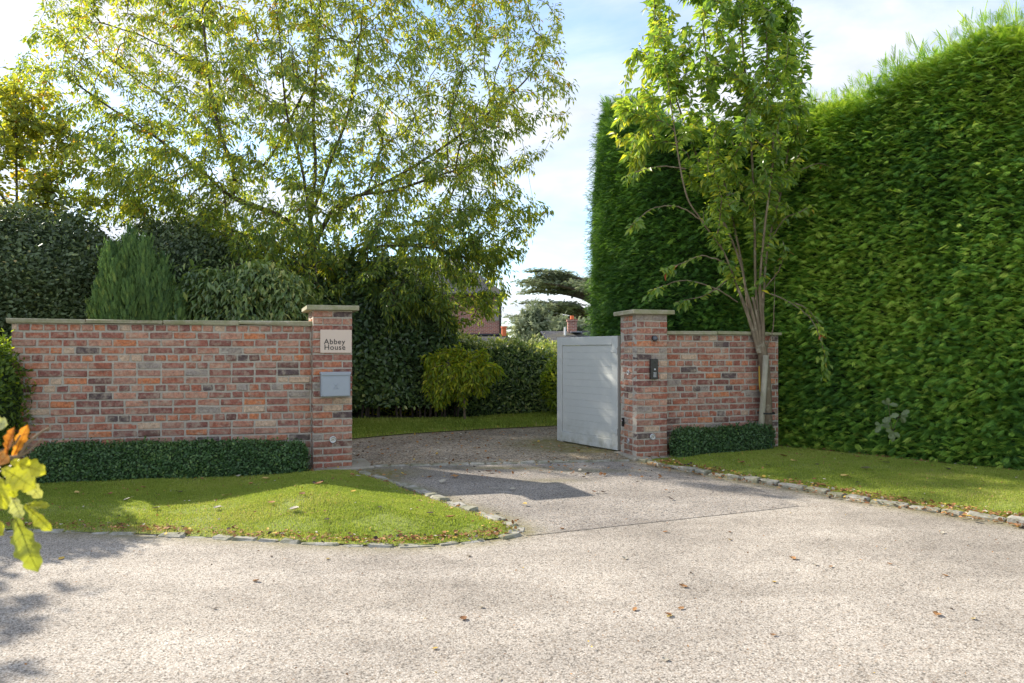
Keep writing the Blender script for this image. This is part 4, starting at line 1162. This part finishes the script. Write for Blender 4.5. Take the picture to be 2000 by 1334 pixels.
for (a, b) in (((1482, 690), (1440, 560)), ((1484, 690), (1455, 560)), ((1490, 690), (1484, 560)), ((1487, 690), (1470, 580))):
    c_ = curve2(at_([a, ((a[0] + b[0]) / 2 + 3, (a[1] + b[1]) / 2), b], ZS, [-.03, 0, 0]), 6); mb.tube(c_, np.linspace(.026, .018, len(c_)), 8)
mb.build('trunk', M['bark_light'], root, True, off=o_)
mb = MB(); c_ = np.array(at_([(1485, 715), (1486, 745), (1487, 765)], ZS, [-.064, -.066, -.068])); c_[:, 0] -= .015; mb.tube(c_, [.008, .014, .007], 6)
mb.build('lichen_patch', M['lichen'], root, True, off=o_)
mb = MB()
def vs(p, rg): return np.clip(.50 + .20 * snoise(p, 3.5, 4) + rg.normal(0, .2, len(p)) - .10 * (p[:, 0] - 3), 0, .93)
n1 = twig_leaves(mb, P, par, D, tips, 7, 4, .112, .42, .55, vs, LEAF, .03, 4)
pos = []; dr = []
for L_ in lone[:-1]:
    c_ = curve2(L_, 8); e_ = c_[-1]; dd = norm(c_[-1] - c_[-4])
    for k in range(18 if L_ is not droop else 40):
        p_ = e_ - dd * random.random() * .16 + np.array([random.gauss(0, .02), random.gauss(0, .02), -random.random() * (.06 if L_ is not droop else .28)])
        pos.append(p_); dr.append(norm(np.array([random.gauss(.1, .6), random.gauss(0, .6), -.8]) + dd * .3))
    for k in range(22):
        i_ = random.randrange(len(c_) // 3, len(c_)); pos.append(c_[i_]); dr.append(norm(np.array([random.gauss(0, .8), random.gauss(0, .8), -.4])))
pos = np.array(pos); dr = np.array(dr); s = RNG.uniform(.07, .115, len(pos))
scatter(mb, LEAF, pos, dr, norm(RNG.normal(0, .5, pos.shape) + [0, -.3, 1]), s, s * .45, np.clip(RNG.normal(.6, .2, len(pos)), 0, .99))
mb.build('crown', M['small_leaf'], root, off=o_)
print('small tree leaves', n1)
# stake and tie
root = empty('tree_stake', at(1482, 886, ZS - .13) * [1, 1, 0], 'pale round timber stake leaning against the young tree', 'stake')
sb = np.array(root.location); stp = at(1496, 694, ZS - .10)
mb = MB(); mb.cyl((0, 0, -.08), tuple(stp - sb), .036, .034, 14); part(root, 'post', mb, M['stake'], True)
tz = .50; mb = MB(); n = 24
pc = np.array([o_[0] - .015, ZS - .06, tz]) - sb
V = [[pc[0] + .098 * math.cos(q), pc[1] + .125 * math.sin(q), pc[2] + dz] for dz in (-.010, .010) for q in np.arange(n) * 2 * math.pi / n]
mb.add(V, [[i, (i + 1) % n, n + (i + 1) % n, n + i] for i in range(n)]); part(root, 'strap', mb, M['rubber'])
r = empty('plant_tag', (o_[0] + .0, ZS - .11, .09), 'small blue plastic tag hanging at the foot of the young tree', 'tag')
mb = MB(); mb.box((0, 0, .02), (.075, .004, .055), bev=.0015); part(r, 'plate', mb, M['blue'])
mb = MB(); mb.tube([(0, 0, .045), (.01, .02, .08), (.0, .05, .09)], .002, 5); part(r, 'string', mb, M['rubber'])

# ---- autumn tree at the far left
limbs = [(at_([(40, 760), (35, 560), (30, 170)], 12.2), 0), (at_([(30, 170), (40, 320), (60, 230), (70, 190)], 12.2), 0), (at_([(30, 430), (-20, 330), (-50, 200)], 12.2), 0), (at_([(32, 450), (80, 380), (130, 330)], 12.2), 0)]
T = px_targets([(-140, 120), (20, 130), (60, 180), (110, 130), (170, 330), (230, 400), (230, 450), (0, 480), (-140, 460)], 300, 12.2, .9, lambda q, P: .5 + .5 * (snoise(P, 2.5, 5) > -.1), 8)
P, par, D, tips = grow(limbs, T, .2, .5, seed=9)
root = empty('autumn_tree', (at(40, 760, 12.2)[0], 12.2, 0), 'tree with brown and yellow autumn leaves above the dark evergreen at the left edge', 'tree'); o_ = root.location.copy()
mb = MB(); wood(mb, P, par, D, .005, .4, .12, 5); mb.tube([(o_[0], o_[1], -.05), tuple(at(40, 600, 12.2)), tuple(at(32, 460, 12.2))], [.14, .12, .10], 10); mb.build('trunk', M['bark'], root, True, off=o_)
mb = MB(); twig_leaves(mb, P, par, D, tips, 8, 4, .10, .7, .4, lambda p, rg: np.clip(.5 + .25 * snoise(p, 2, 4) + rg.normal(0, .22, len(p)), 0, 1), ROUND, .09, 3); mb.build('crown', M['autumn'], root, off=o_)

# ---- yellow green young tree in front of the laurel hedge
limbs = [(at_([(908, 818), (906, 760), (902, 720)], 11.9), 0), (at_([(902, 720), (880, 690), (865, 670)], 11.9), 0), (at_([(903, 730), (925, 700), (955, 690)], 11.9), 0), (at_([(902, 720), (905, 690), (910, 680)], 11.9), 0)]
T = px_targets([(825, 700), (850, 685), (900, 676), (950, 688), (985, 730), (986, 752), (955, 748), (942, 778), (925, 768), (908, 802), (880, 788), (845, 805), (828, 760)], 260, 11.9, .4, None, 8)
P, par, D, tips = grow(limbs, T, .1, .5, seed=9)
root = empty('sapling', (at(908, 818, 11.9)[0], 11.9, 0), 'small sapling with glowing yellow green leaves in front of the hedge beyond the drive', 'tree'); o_ = root.location.copy()
mb = MB(); wood(mb, P, par, D, .003, .4, .02, 5); mb.tube([(o_[0], o_[1], -.02), tuple(at(906, 760, 11.9)), tuple(at(902, 715, 11.9))], [.022, .018, .014], 8); mb.build('trunk', M['bark_light'], root, True, off=o_)
mb = MB(); twig_leaves(mb, P, par, D, tips, 11, 3, .09, .4, .45, lambda p, rg: np.clip(.55 + rg.normal(0, .25, len(p)), 0, 1), LEAF, .05, 3); mb.build('crown', M['lime'], root, off=o_)

# ---- cedar far away
ZC = 95.0
root = empty('cedar_tree', (at(1168, 690, ZC)[0], ZC, 0), 'distant cedar with flat layered branches seen through the gateway', 'tree'); o_ = root.location.copy()
mb = MB(); mbl = MB(); rg = np.random.default_rng(11)
tk = curve2([(o_[0], ZC, 0), tuple(at(1166, 640, ZC)), tuple(at(1160, 600, ZC)), tuple(at(1172, 545, ZC))], 8); mb.tube(tk, np.linspace(.9, .25, len(tk)), 10)
for k in range(64):
    z0_ = rg.uniform(2.0, 11.0); a = rg.uniform(0, 6.28); Lb = rg.uniform(6, 13.0) * (1.08 - .35 * z0_ / 11)
    if k < 34: a = math.pi + rg.uniform(-.6, .6); Lb = rg.uniform(8, 13.4) * (1.12 - .3 * z0_ / 11)
    b0_ = np.array([o_[0] - .4, ZC, z0_]); dv = np.array([math.cos(a), math.sin(a), 0])
    c_ = curve2([b0_, b0_ + dv * Lb * .4 + [0, 0, 1.2], b0_ + dv * Lb * .75 + [0, 0, 1.7], b0_ + dv * Lb + [0, 0, 1.5]], 6)
    mb.tube(c_, np.linspace(.28, .06, len(c_)), 6)
    for i in range(7, len(c_)):
        nq = 14; R_ = .9 + .4 * rg.random()
        q = c_[i] + np.column_stack([rg.normal(0, R_ * .6, nq), rg.normal(0, R_ * .6, nq), rg.normal(.12, .13, nq)])
        scatter(mbl, PLUME, q, norm(np.column_stack([rg.normal(0, 1, (nq, 2)), rg.normal(0, .15, nq)])), norm(rg.normal(0, .35, (nq, 3)) + [0, 0, 1]), rg.uniform(.5, 1.0, nq), rg.uniform(.5, .9, nq), np.clip(rg.normal(.5, .25, nq), 0, 1))
mb.build('trunk', M['bark'], root, True, off=o_); mbl.build('crown', M['cedar'], root, off=o_)
# lower conifer beside it, haze put into its pale leaf colour
bush('distant_tree', blob_surface((-.2 + 2.6, 70, 3.2), (2.6, 2.2, 3.2), .5, .7, .8, 3, cone=.4), 'distant conifer, haze put into its pale colour, just right of the brick house', 'tree', 'cedar', 22, PLUME, .8, .8, 'leaf', .5, depth=.9, vmean=.6)
bush('distant_tree', blob_surface((6.5, 75, 2.4), (4.2, 2.5, 2.6), .5, .7, .8, 6), 'low distant tree, haze put into its pale colour, under the cedar', 'tree', 'cedar', 22, PLUME, .8, .8, 'leaf', .5, depth=.9, vmean=.5)
for i, (x, r_, h) in enumerate(((-60, 22, 9), (-30, 16, 8), (26, 14, 7), (60, 25, 10))):
    bush('distant_tree', blob_surface((x, 120, h * .4), (r_, 6, h * .7), 2.0, 1.5, .3, i), ('broad dark far tree at the left end of the skyline', 'far tree hidden mostly by the left thicket', 'far tree right of the cedar behind the tall hedge', 'broad far tree at the right end of the skyline')[i], 'tree', 'laurel', 2.2, PLUME, 1.8, .9, 'leaf', 1.0, depth=1.5)

# ------------------------------------------------------------------ buildings
ZH = 38.0
hx = at(978, 690, ZH)[0]; ez = at(978, 574, ZH)[2]
root = empty('brick_house', (hx, ZH, 0), 'tall red brick house with slate roof, half hidden behind the large tree', 'house', None, math.radians(4)); 
W_, Dp = 9.0, 8.0
mb = MB(); mb.box((-W_ / 2, Dp / 2, ez / 2), (W_, Dp, ez)); part(root, 'wall', mb, M['farbrick'])
mb = MB(); ov = .25; rh = 2.6
V = [(-W_ - ov, -ov, ez), (ov, -ov, ez), (ov, Dp + ov, ez), (-W_ - ov, Dp + ov, ez), (-W_ + 2.6, Dp / 2, ez + rh), (-2.6, Dp / 2, ez + rh)]
V += [(x, y, z - .12) for x, y, z in V[:4]]
mb.add(V, [[0, 1, 5, 4], [2, 3, 4, 5], [0, 6, 7, 1], [1, 7, 8, 2], [2, 8, 9, 3], [3, 9, 6, 0], [6, 9, 8, 7]]); mb.add([V[1], V[2], V[5], V[3], V[0], V[4]], [[0, 1, 2], [3, 4, 5]]); part(root, 'roof', mb, M['slate'])
mb = MB(); mb.tube([(-W_ - ov, -ov - .06, ez - .06), (ov, -ov - .06, ez - .06)], .06, 8); part(root, 'gutter', mb, M['black'])
mb = MB(); mb.tube([(-.02, -.07, 0), (-.02, -.07, ez - .2), (-.02, -ov, ez - .08)], .06, 8); part(root, 'downpipe', mb, M['black'])
mb = MB(); mb.box((-.18, -.02, ez * .82), (.34, .05, ez * .3)); part(root, 'quoin', mb, M['kerb'])
fr_ = MB(); gl_ = MB()
for wx in (-6.9,):
    for wz in (1.6,):
        f = MB(); f.box((wx, -.03, wz), (1.0, .06, 1.3)); fo_ = part(root, 'window', f, M['white']); g = MB(); g.box((wx, -.065, wz), (.84, .01, 1.14)); g.build('pane', M['black'], fo_)
# low outbuilding with terracotta pipe
ZO = 26.0
ox = at(950, 690, ZO)[0]; oz = at(950, 659, ZO)[2]
root = empty('outbuilding', (ox, ZO, 0), 'low outbuilding with dark slate roof, white gable and orange chimney pot beside the brick house', 'building')
mb = MB(); mb.box((-1.0, 2, oz / 2 - .25), (4.6, 3.6, oz - .3)); part(root, 'wall', mb, M['render'])
mb = MB(); r0_, r1_ = -3.5, 1.15
V = [(r0_, 0, oz - .62), (r1_ + .35, 0, oz - .62), (r1_ + .35, 4, oz - .62), (r0_, 4, oz - .62), (r0_, 2, oz + .12), (r1_ - .35, 2, oz + .12)]
mb.add(V, [[0, 1, 5, 4], [2, 3, 4, 5]]); part(root, 'roof', mb, M['slate'])
mb = MB(); mb.tube([(r0_, 2, oz + .14), (r1_ - .35, 2, oz + .14)], .07, 6); part(root, 'ridge', mb, M['black'])
mb = MB(); mb.add([(r1_ - .3, 1.98, oz + .06), (r1_ + .36, .02, oz - .6), (r1_ + .4, 4, oz - .6), (r1_ - .3, 2.1, oz + .06)], [[0, 1, 2, 3]]); part(root, 'gable', mb, M['render'])
mb = MB(); pz = at(983, 633, ZO)[2]; px_ = at(983, 600, ZO)[0] - ox
mb.cyl((px_, 2, oz + .1), (px_, 2, pz), .115, .095, 14); mb.cyl((px_, 2, pz - .08), (px_, 2, pz), .125, .125, 14); part(root, 'chimney_pot', mb, M['pot'])
# cottage
ZQ = 30.0
cx0 = at(1064, 690, ZQ)[0]; rz_ = at(1064, 643, ZQ)[2]; ez2 = at(1092, 682, ZQ)[2]; ex2 = at(1097, 682, ZQ)[0] - cx0
root = empty('cottage', (cx0, ZQ, 0), 'low cottage with mossy slate roof and small brick chimney behind the open gate', 'building')
mb = MB()
mb.box((4.4, 2.5, ez2 / 2 - .1), (7.0, 4.4, ez2 - .2)); part(root, 'wall', mb, M['render'])
mb = MB(); R1 = 8.0
V = [(0, 2.5, rz_), (R1, 2.5, rz_), (R1, -.4, ez2 - .1), (ex2, -.4, ez2 - .1), (R1, 5.4, ez2 - .1), (ex2, 5.4, ez2 - .1)]
Vb = [(x, y, z - .14) for x, y, z in V]
mb.add(V + Vb, [[3, 2, 1, 0], [0, 1, 4, 5], [9, 8, 2, 3], [6, 9, 3, 0], [11, 6, 0, 5]]); part(root, 'roof', mb, M['slate'])
mb = MB(); mb.tube([(-.05, 2.5, rz_ - .05), (ex2 - .08, -.45, ez2 - .2)], .06, 6); part(root, 'bargeboard', mb, M['black'])
chx = at(1127, 690, ZQ)[0] - cx0; chz = at(1127, 622, ZQ)[2]
mb = MB(); mb.box((chx, 2.5, (rz_ + chz) / 2 - .2), (.42, .5, chz - rz_ + .4)); mb.box((chx, 2.5, chz + .03), (.5, .58, .10)); ch_ = part(root, 'chimney', mb, M['farbrick'])
mb = MB(); mb.cyl((chx, 2.5, chz + .08), (chx, 2.5, chz + .26), .10, .085, 12); mb.build('chimney_pot', M['pot'], ch_)
mb = MB(); x_ = at(1110, 690, ZQ)[0] - cx0; mb.cyl((x_, 1.9, rz_ - .4), (x_, 1.9, at(1110, 636, ZQ)[2]), .05, n=10); part(root, 'vent_pipe', mb, M['white'])
mb = MB(); mb.box((chx + .15, 2.05, rz_ - .06), (.5, .5, .03), np.array(Matrix.Rotation(0, 4, 'X'))); part(root, 'flashing', mb, M['lead'])

# ------------------------------------------------------------------ oak sapling at the left frame edge (close to the camera)
def oak_leaf(mb, base, d, nrm, L, W, var, lobes=4, curl=.15, seed=0):
    rg = np.random.default_rng(seed); m = 17
    ys = np.linspace(0, 1, m); env = np.sin(np.clip(ys * .93 + .05, 0, 1) * math.pi) ** .75 * (.55 + .6 * ys) / 1.0
    lob = 1 - .34 * (0.5 + .5 * np.cos(ys * lobes * 2 * math.pi + .6)) * (ys > .08)
    w = env * lob * .5; w[0] = .02; w[-1] = .01
    cols = np.array([-1, -.55, 0, .55, 1]); V = []
    for i, y in enumerate(ys):
        for c in cols:
            zz = .10 * abs(c) * w[i] * 2 - curl * y * y + .015 * math.sin(y * 40) * abs(c) + .02 * math.sin(9 * y + c * 2 + seed)
            V.append([c * w[i] * W, y * L, zz * L])
    V = np.array(V); D = norm(np.array(d, float)); X = norm(np.cross(D, np.array(nrm, float))); Z = np.cross(X, D)
    R = np.stack([X, D, Z], 1); VV = V @ R.T + np.array(base)
    Fq = grid_faces(m, 5)
    up = VV + Z * .0003
    mb.add(VV, Fq, var); 
    # midrib
    rib = VV.reshape(m, 5, 3)[:, 2] + Z * .0006
    mb.tube(rib, np.linspace(.0009, .0003, m), 5, min(1, var + .02))
    G3 = VV.reshape(m, 5, 3)
    for k in range(2, m - 3, 3):
        for c_ in (0, 4):
            mb.tube([G3[k, 2] + Z * .0005, (G3[k + 1, (c_ + 2) // 2] + Z * .0005), (G3[k + 2, c_] * .8 + G3[k + 1, (c_ + 2) // 2] * .2) + Z * .0005], [.0004, .0003, .0002], 4, min(1, var + .0))
root = empty('oak_sapling', (-1.35, 1.32, 0), 'young oak branch tip with yellow green leaves close up at the left edge', 'sapling')
ox_, oy_ = -1.35, 1.32
bw = MB(); lf = MB(); ZF = 1.02
def fp(px, py, Z=ZF): return at(px, py, Z)
stem = curve2([(-1.35, 1.32, -.03), (-1.33, 1.30, .5), (-1.25, 1.26, .95), (-1.18, 1.2, 1.35), (-1.15, 1.2, 1.6)], 6)
bw.tube(stem, np.linspace(.014, .005, len(stem)), 8)
for pts, r in (([(-1.25, 1.26, .95), fp(-160, 845, 1.15), fp(-40, 885), fp(30, 893), fp(52, 868), fp(78, 846), fp(96, 835)], .0045),
               ([fp(30, 893), fp(50, 885), fp(68, 870), fp(82, 858)], .002), ([fp(-40, 885), fp(0, 880), fp(25, 870), fp(40, 850)], .002),
               ([fp(-40, 885), fp(-10, 940), fp(20, 965), fp(30, 975)], .002)):
    c_ = curve2(pts, 8); bw.tube(c_, np.linspace(r, .0013, len(c_)), 7)
bw.cyl(fp(92, 839), fp(100, 832), .0028, .0008, 8); bw.cyl(fp(78, 861), fp(85, 856), .0024, .0008, 8)
LV = [  # base px, tip px, width frac, var, z of base, normal, curl
    ((22, 900), (92, 925), .62, .50, 1.00, (0, -1, .5), .05), ((5, 915), (72, 955), .62, .45, .97, (.1, -1, .3), .05),
    ((-20, 915), (12, 1000), .65, .42, .99, (0, -1, .2), .05), ((20, 935), (28, 975), .8, .30, 1.01, (0, -1, .1), .05),
    ((45, 930), (82, 975), .55, .66, 1.04, (.2, -1, .2), .05), ((22, 965), (42, 1015), .7, .68, 1.03, (0, -1, .1), .05),
    ((50, 985), (98, 1040), .40, .28, 1.02, (-.2, -1, .2), .12), ((52, 985), (100, 988), .42, .26, 1.02, (.1, -1, .5), .0),
    ((30, 1010), (74, 1124), .46, .12, .99, (.4, -1, .1), .08), ((26, 893), (54, 828), .38, .85, 1.03, (.4, -1, 0), .1),
    ((12, 890), (24, 832), .5, .95, 1.01, (-.3, -1, 0), .1), ((-25, 885), (20, 905), .6, .80, .98, (0, -1, .6), .0),
    ((-30, 830), (18, 828), .7, .68, 1.05, (0, -1, .3), .0), ((-60, 980), (5, 1050), .6, .35, 1.0, (0, -1, .2), .1),
    ((-90, 880), (-20, 850), .6, .4, 1.0, (0, -1, .3), .1), ((-40, 900), (-90, 990), .6, .3, 1.05, (0, -1, .3), .1)]
for i, (b, t, wf, var, Z, nr, cu) in enumerate(LV):
    p, q = fp(*b, Z), fp(*t, Z - .015 + .02 * random.random()); L = np.linalg.norm(q - p)
    oak_leaf(lf, p, q - p, nr, L * .95, L * wf * 1.0, var, 4, cu, i)
for i in range(46):
    k = random.randrange(8, len(stem)); p = stem[k] + np.array([random.gauss(-.04, .09), random.gauss(.02, .09), random.gauss(0, .06)])
    if p[0] / p[1] > -.86: p[0] = -.86 * p[1] - random.random() * .1
    oak_leaf(lf, p, (random.gauss(-.2, .5), random.gauss(0, .6), -.3), (0, -.3, 1), random.uniform(.06, .10), random.uniform(.035, .05), random.random() * .6, 4, .1, 50 + i)
bw.build('stem', M['bark_light'], root, True, off=root.location); lf.build('leaves', M['oak'], root, True, off=root.location)

# roadside tree left of the frame, whose crown shades the near left corner of the road
limbs = [([(-7.6, 5.2, -.05), (-7.55, 5.2, 1.2), (-7.5, 5.1, 2.2)], 0), ([(-7.5, 5.1, 2.2), (-7.2, 5.2, 3.0), (-6.9, 5.3, 3.6)], 0), ([(-7.5, 5.1, 2.0), (-7.9, 5.0, 3.1)], 0)]
rg = np.random.default_rng(21); T = np.column_stack([rg.normal(-7.9, .6, 150), rg.normal(5.4, .8, 150), rg.normal(3.2, .5, 150)])
T = T[(T[:, 0] / T[:, 1] < -.86) & (T[:, 2] > 2.0)]
P, par, D, tips = grow(limbs, T, .2, .5, seed=9)
root = empty('roadside_tree', (-7.6, 5.2, 0), 'small roadside tree just outside the left edge whose crown shades the road', 'tree'); o_ = root.location.copy()
mb = MB(); wood(mb, P, par, D, .004, .4, .08, 5); mb.tube([(-7.6, 5.2, -.05), (-7.55, 5.2, 1.2), (-7.5, 5.1, 2.2)], [.1, .08, .07], 10); mb.build('trunk', M['bark'], root, True, off=o_)
mb = MB(); twig_leaves(mb, P, par, D, tips, 8, 3, .10, .6, .3, lambda p, rg: np.clip(.4 + rg.normal(0, .22, len(p)), 0, 1), ROUND, .08, 3); mb.build('crown', M['small_leaf'], root, off=o_)

# seedling growing out of the hedge
root = empty('seedling', (at(1735, 800, 7.40)[0], 7.40, 0), 'greyish broad leaved seedling poking out of the tall right hedge', 'plant')
mb = MB(); s0 = np.array([0, .3, .35]); o_ = np.array(root.location)
tips_ = [at(1735, 790, 7.26), at(1720, 830, 7.22), at(1745, 845, 7.22), at(1760, 810, 7.26), at(1738, 815, 7.20)]
st_ = MB()
for i, t in enumerate(tips_):
    st_.tube(curve2([at(1742, 850, 7.55), (at(1742, 850, 7.55) + t) / 2 + [0, 0, .03], t], 5), .003, 5)
    for k in range(5):
        a = random.uniform(0, 6.28); oak_leaf(mb, t, (math.cos(a), -.25, math.sin(a) - .3), (0, -1, .6), random.uniform(.07, .10), random.uniform(.05, .08), .25 + .3 * random.random(), 3, .15, i * 7 + k)
mb.build('leaves', M['pale'], root, off=o_); st_.build('stem', M['bark_light'], root, off=o_)

# ------------------------------------------------------------------ fallen leaves
def make_dead(seed, var):
    rg = random.Random(seed); mb = MB(); n = 9; L = 1.0; W = rg.uniform(.32, .5); cu = rg.uniform(.1, .45); tw = rg.uniform(-.5, .5)
    V = []
    for i in range(n):
        y = i / (n - 1); w = math.sin(math.pi * min(1, y * .95 + .03)) ** .7 * W * (1 - .25 * (i % 2))
        for c in (-1, 0, 1):
            V.append([c * w, (y - .5) * L, .05 + cu * (abs(c) * .5 * w * 2 + (y - .5) ** 2 * 1.2) + tw * c * (y - .5) * .3])
    V = np.array(V); V[:, 2] -= V[:, 2].min() - .02
    mb.add(V, grid_faces(n, 3), var)
    Vb = V.copy(); Vb[:, 2] -= .012; mb.add(Vb, grid_faces(n, 3)[:, ::-1], var)
    mb.tube([(0, -.5 * L, V[1, 2]), (rg.uniform(-.1, .1), -.8 * L, .04)], .012, 4, var)
    o = mb.build('fallen_leaf', M['dead'], None, True)
    COL.objects.unlink(o); return o.data
KIN = {'brown': [make_dead(i, v) for i, v in enumerate((.1, .3, .5, .45))], 'yellow': [make_dead(10 + i, v) for i, v in enumerate((.78, .82))],
       'pale': [make_dead(20 + i, .91) for i in range(2)], 'dark': [make_dead(30 + i, 1.0) for i in range(2)]}
def fallen(kind, x, y, z, s, label, group):
    o = bpy.data.objects.new('fallen_leaf', random.choice(KIN[kind])); COL.objects.link(o)
    o.location = (x, y, z); o.scale = (s, s, s); o.rotation_euler = (random.gauss(0, .12), random.gauss(0, .12), random.uniform(0, 6.28))
    tag(o, label, 'leaf', group)
road_px = {'brown': [(500, 1136), (1622, 1108), (1240, 1192), (1330, 1190), (1548, 1092), (1738, 1103), (1830, 1202), (1098, 1040 - 6), (1425, 1040), (1335, 1147), (1510, 1242), (1305, 1202), (1845, 1125), (1300, 1040), (905, 1190 + 20)],
           'yellow': [(120, 1092), (640, 1013 + 80), (1425, 1055), (1512, 1138), (1900, 1210), (850, 1268), (1308, 1205), (25, 1050)],
           'pale': [(915, 1087), (1592, 1104), (940, 1187), (1300, 1290), (975, 1328), (1220, 1092), (1840, 1042)],
           'dark': [(1858, 1190), (530, 1088), (1240, 1085), (1332, 1080), (1615, 1056), (1350, 1120), (420, 1190)]}
desc = {'brown': 'dry brown fallen leaf', 'yellow': 'yellow fallen leaf', 'pale': 'bleached whitish fallen leaf', 'dark': 'small blackish fallen leaf'}
for kd, L_ in road_px.items():
    for (a, b) in L_:
        p = gd(a, b); fallen(kd, p[0], p[1], .004, random.uniform(.025, .048) if kd != 'dark' else random.uniform(.014, .024), desc[kd] + ' lying on the pale road', 'leaves fallen on the road')
drive_px = {'brown': [(840, 936), (890, 935), (1105, 915), (1190, 915), (1180, 930), (955, 925), (1300, 962), (1160, 965), (1075, 922)], 'yellow': [(1025, 989), (820, 985)],
            'pale': [(865, 945), (1002, 960)], 'dark': [(965, 1003), (1178, 965), (1140, 935), (1245, 945), (1310, 978), (900, 981)]}
for kd, L_ in drive_px.items():
    for (a, b) in L_:
        p = gd(a, b); fallen(kd, p[0], p[1], .02, random.uniform(.04, .075) if kd != 'dark' else random.uniform(.025, .05), desc[kd] + ' lying on the tarmac driveway apron', 'leaves fallen on the driveway')
lawnL_px = {'pale': [(305, 993), (425, 992), (465, 930), (575, 988), (700, 930), (250, 975)], 'brown': [(625, 945), (530, 978), (395, 935), (215, 965), (780, 1040), (650, 935), (490, 945), (280, 952), (880, 1010), (590, 965)],
            'yellow': [(520, 935), (150, 962), (690, 960), (440, 968)], 'dark': [(637, 1013), (840, 1002), (740, 990), (350, 960), (630, 940), (615, 944)]}
def gz(px, py, zf, poly, it=4):
    h = 0.05
    for _ in range(it):
        p = gd(px, py, h); d, _q = nearest(p[None], np.array(poly)); h = float(zf(p[None], d)[0]) + .02
    return p, h
for kd, L_ in lawnL_px.items():
    for (a, b) in L_:
        p, h = gz(a, b, zL, lawnL); fallen(kd, p[0], p[1], h, random.uniform(.035, .075), desc[kd] + ' lying on the left lawn', 'leaves fallen on the left lawn')
lawnR_px = {'pale': [(1690, 915), (1490, 940), (1610, 930)], 'brown': [(1610, 893), (1675, 892), (1590, 935), (1605, 948), (1450, 900), (1530, 890), (1790, 905), (1380, 915), (1820, 960)],
            'yellow': [(1445, 900), (1650, 925), (1550, 900), (1890, 1008)], 'dark': [(1595, 907), (1645, 887), (1730, 903), (1500, 905), (1850, 915)]}
for kd, L_ in lawnR_px.items():
    for (a, b) in L_:
        p, h = gz(a, b, zR, lawnR); fallen(kd, p[0], p[1], h, random.uniform(.035, .08), desc[kd] + ' lying on the right lawn', 'leaves fallen on the right lawn')
# litter: crumbs and leaf scraps nobody could count
def litter(name, pts, label, smin, smax, lift):
    n = len(pts); mb = MB(); D = norm(np.column_stack([RNG.normal(0, 1, (n, 2)), RNG.normal(0, .2, n)])); s = RNG.uniform(smin, smax, n)
    scatter(mb, ROUND, pts + [0, 0, lift], D, norm(RNG.normal(0, .45, (n, 3)) + [0, 0, 1]), s, s * RNG.uniform(.4, .9, n), RNG.choice([.05, .2, .35, .5, .6, .8, .9, 1.0], n, p=[.2, .2, .15, .12, .1, .07, .08, .08]))
    return tag(mb.build(name, M['dead']), label, 'leaf litter', kind='stuff')
def along(path, n, sd, sh=0.0, z=.012):
    k = RNG.integers(0, len(path) - 1, n); t = RNG.random((n, 1)); p = path[k] * (1 - t) + path[k + 1] * t
    d = norm(path[k + 1] - path[k]); nr = np.column_stack([-d[:, 1], d[:, 0]]); p = p + nr * RNG.normal(sh, sd, n)[:, None]
    return np.column_stack([p, np.full(n, z)])
kl = kerbL[60:135]
litter('leaf_litter', np.vstack([along(kl, 900, .05, -.09, .02), along(kerbL[:60], 160, .05, -.06, .02)]), 'crumbled brown leaf litter along the edge of the left lawn', .012, .038, .006)
litter('leaf_litter', np.vstack([along(kerbR[5:80], 1300, .08, .12, .028), along(kerbR[5:80], 500, .05, -.08, .012)]), 'crumbled brown leaf litter caught along the kerb of the right lawn', .012, .042, .006)
def lawn_pts(poly, zf, n):
    poly_ = np.array(poly); lo = poly_.min(0); hi = poly_.max(0); P = RNG.uniform(lo, hi, (n * 3, 2)); P = P[inpoly(P, poly_)][:n]; d, _ = nearest(P, poly_); return np.column_stack([P, zf(P, d) + .016])
litter('leaf_litter', lawn_pts(lawnL, zL, 750), 'tiny leaf scraps scattered over the left lawn', .008, .024, 0)
litter('leaf_litter', lawn_pts(lawnR, zR, 700), 'tiny leaf scraps scattered over the right lawn', .008, .026, 0)
hb = curve2([(2.9, 8.6), (3.5, 8.75), (4.2, 8.1), (5.2, 7.0), (6.2, 5.9)], 10)
litter('leaf_litter', along(hb, 420, .14, -.12, .03), 'brown leaf litter under the foot of the tall right hedge', .02, .05, .006)
n = 2200; P = RNG.uniform([-4, 2.3], [6, 7.6], (n, 2)); inl = inpoly(P, np.array(lawnL)) | inpoly(P, np.array(lawnR)); P = P[~inl]
litter('leaf_litter', np.column_stack([P, np.full(len(P), .014)]), 'specks of leaf and grit scattered over the road and driveway', .004, .013, 0)
n = 900; P = RNG.uniform([-2.4, 6.6], [2.2, 11.5], (n, 2))
litter('leaf_litter', np.column_stack([P, np.full(n, .03)]), 'small brown leaves scattered over the gravel and the driveway apron', .015, .05, 0)
print('done')
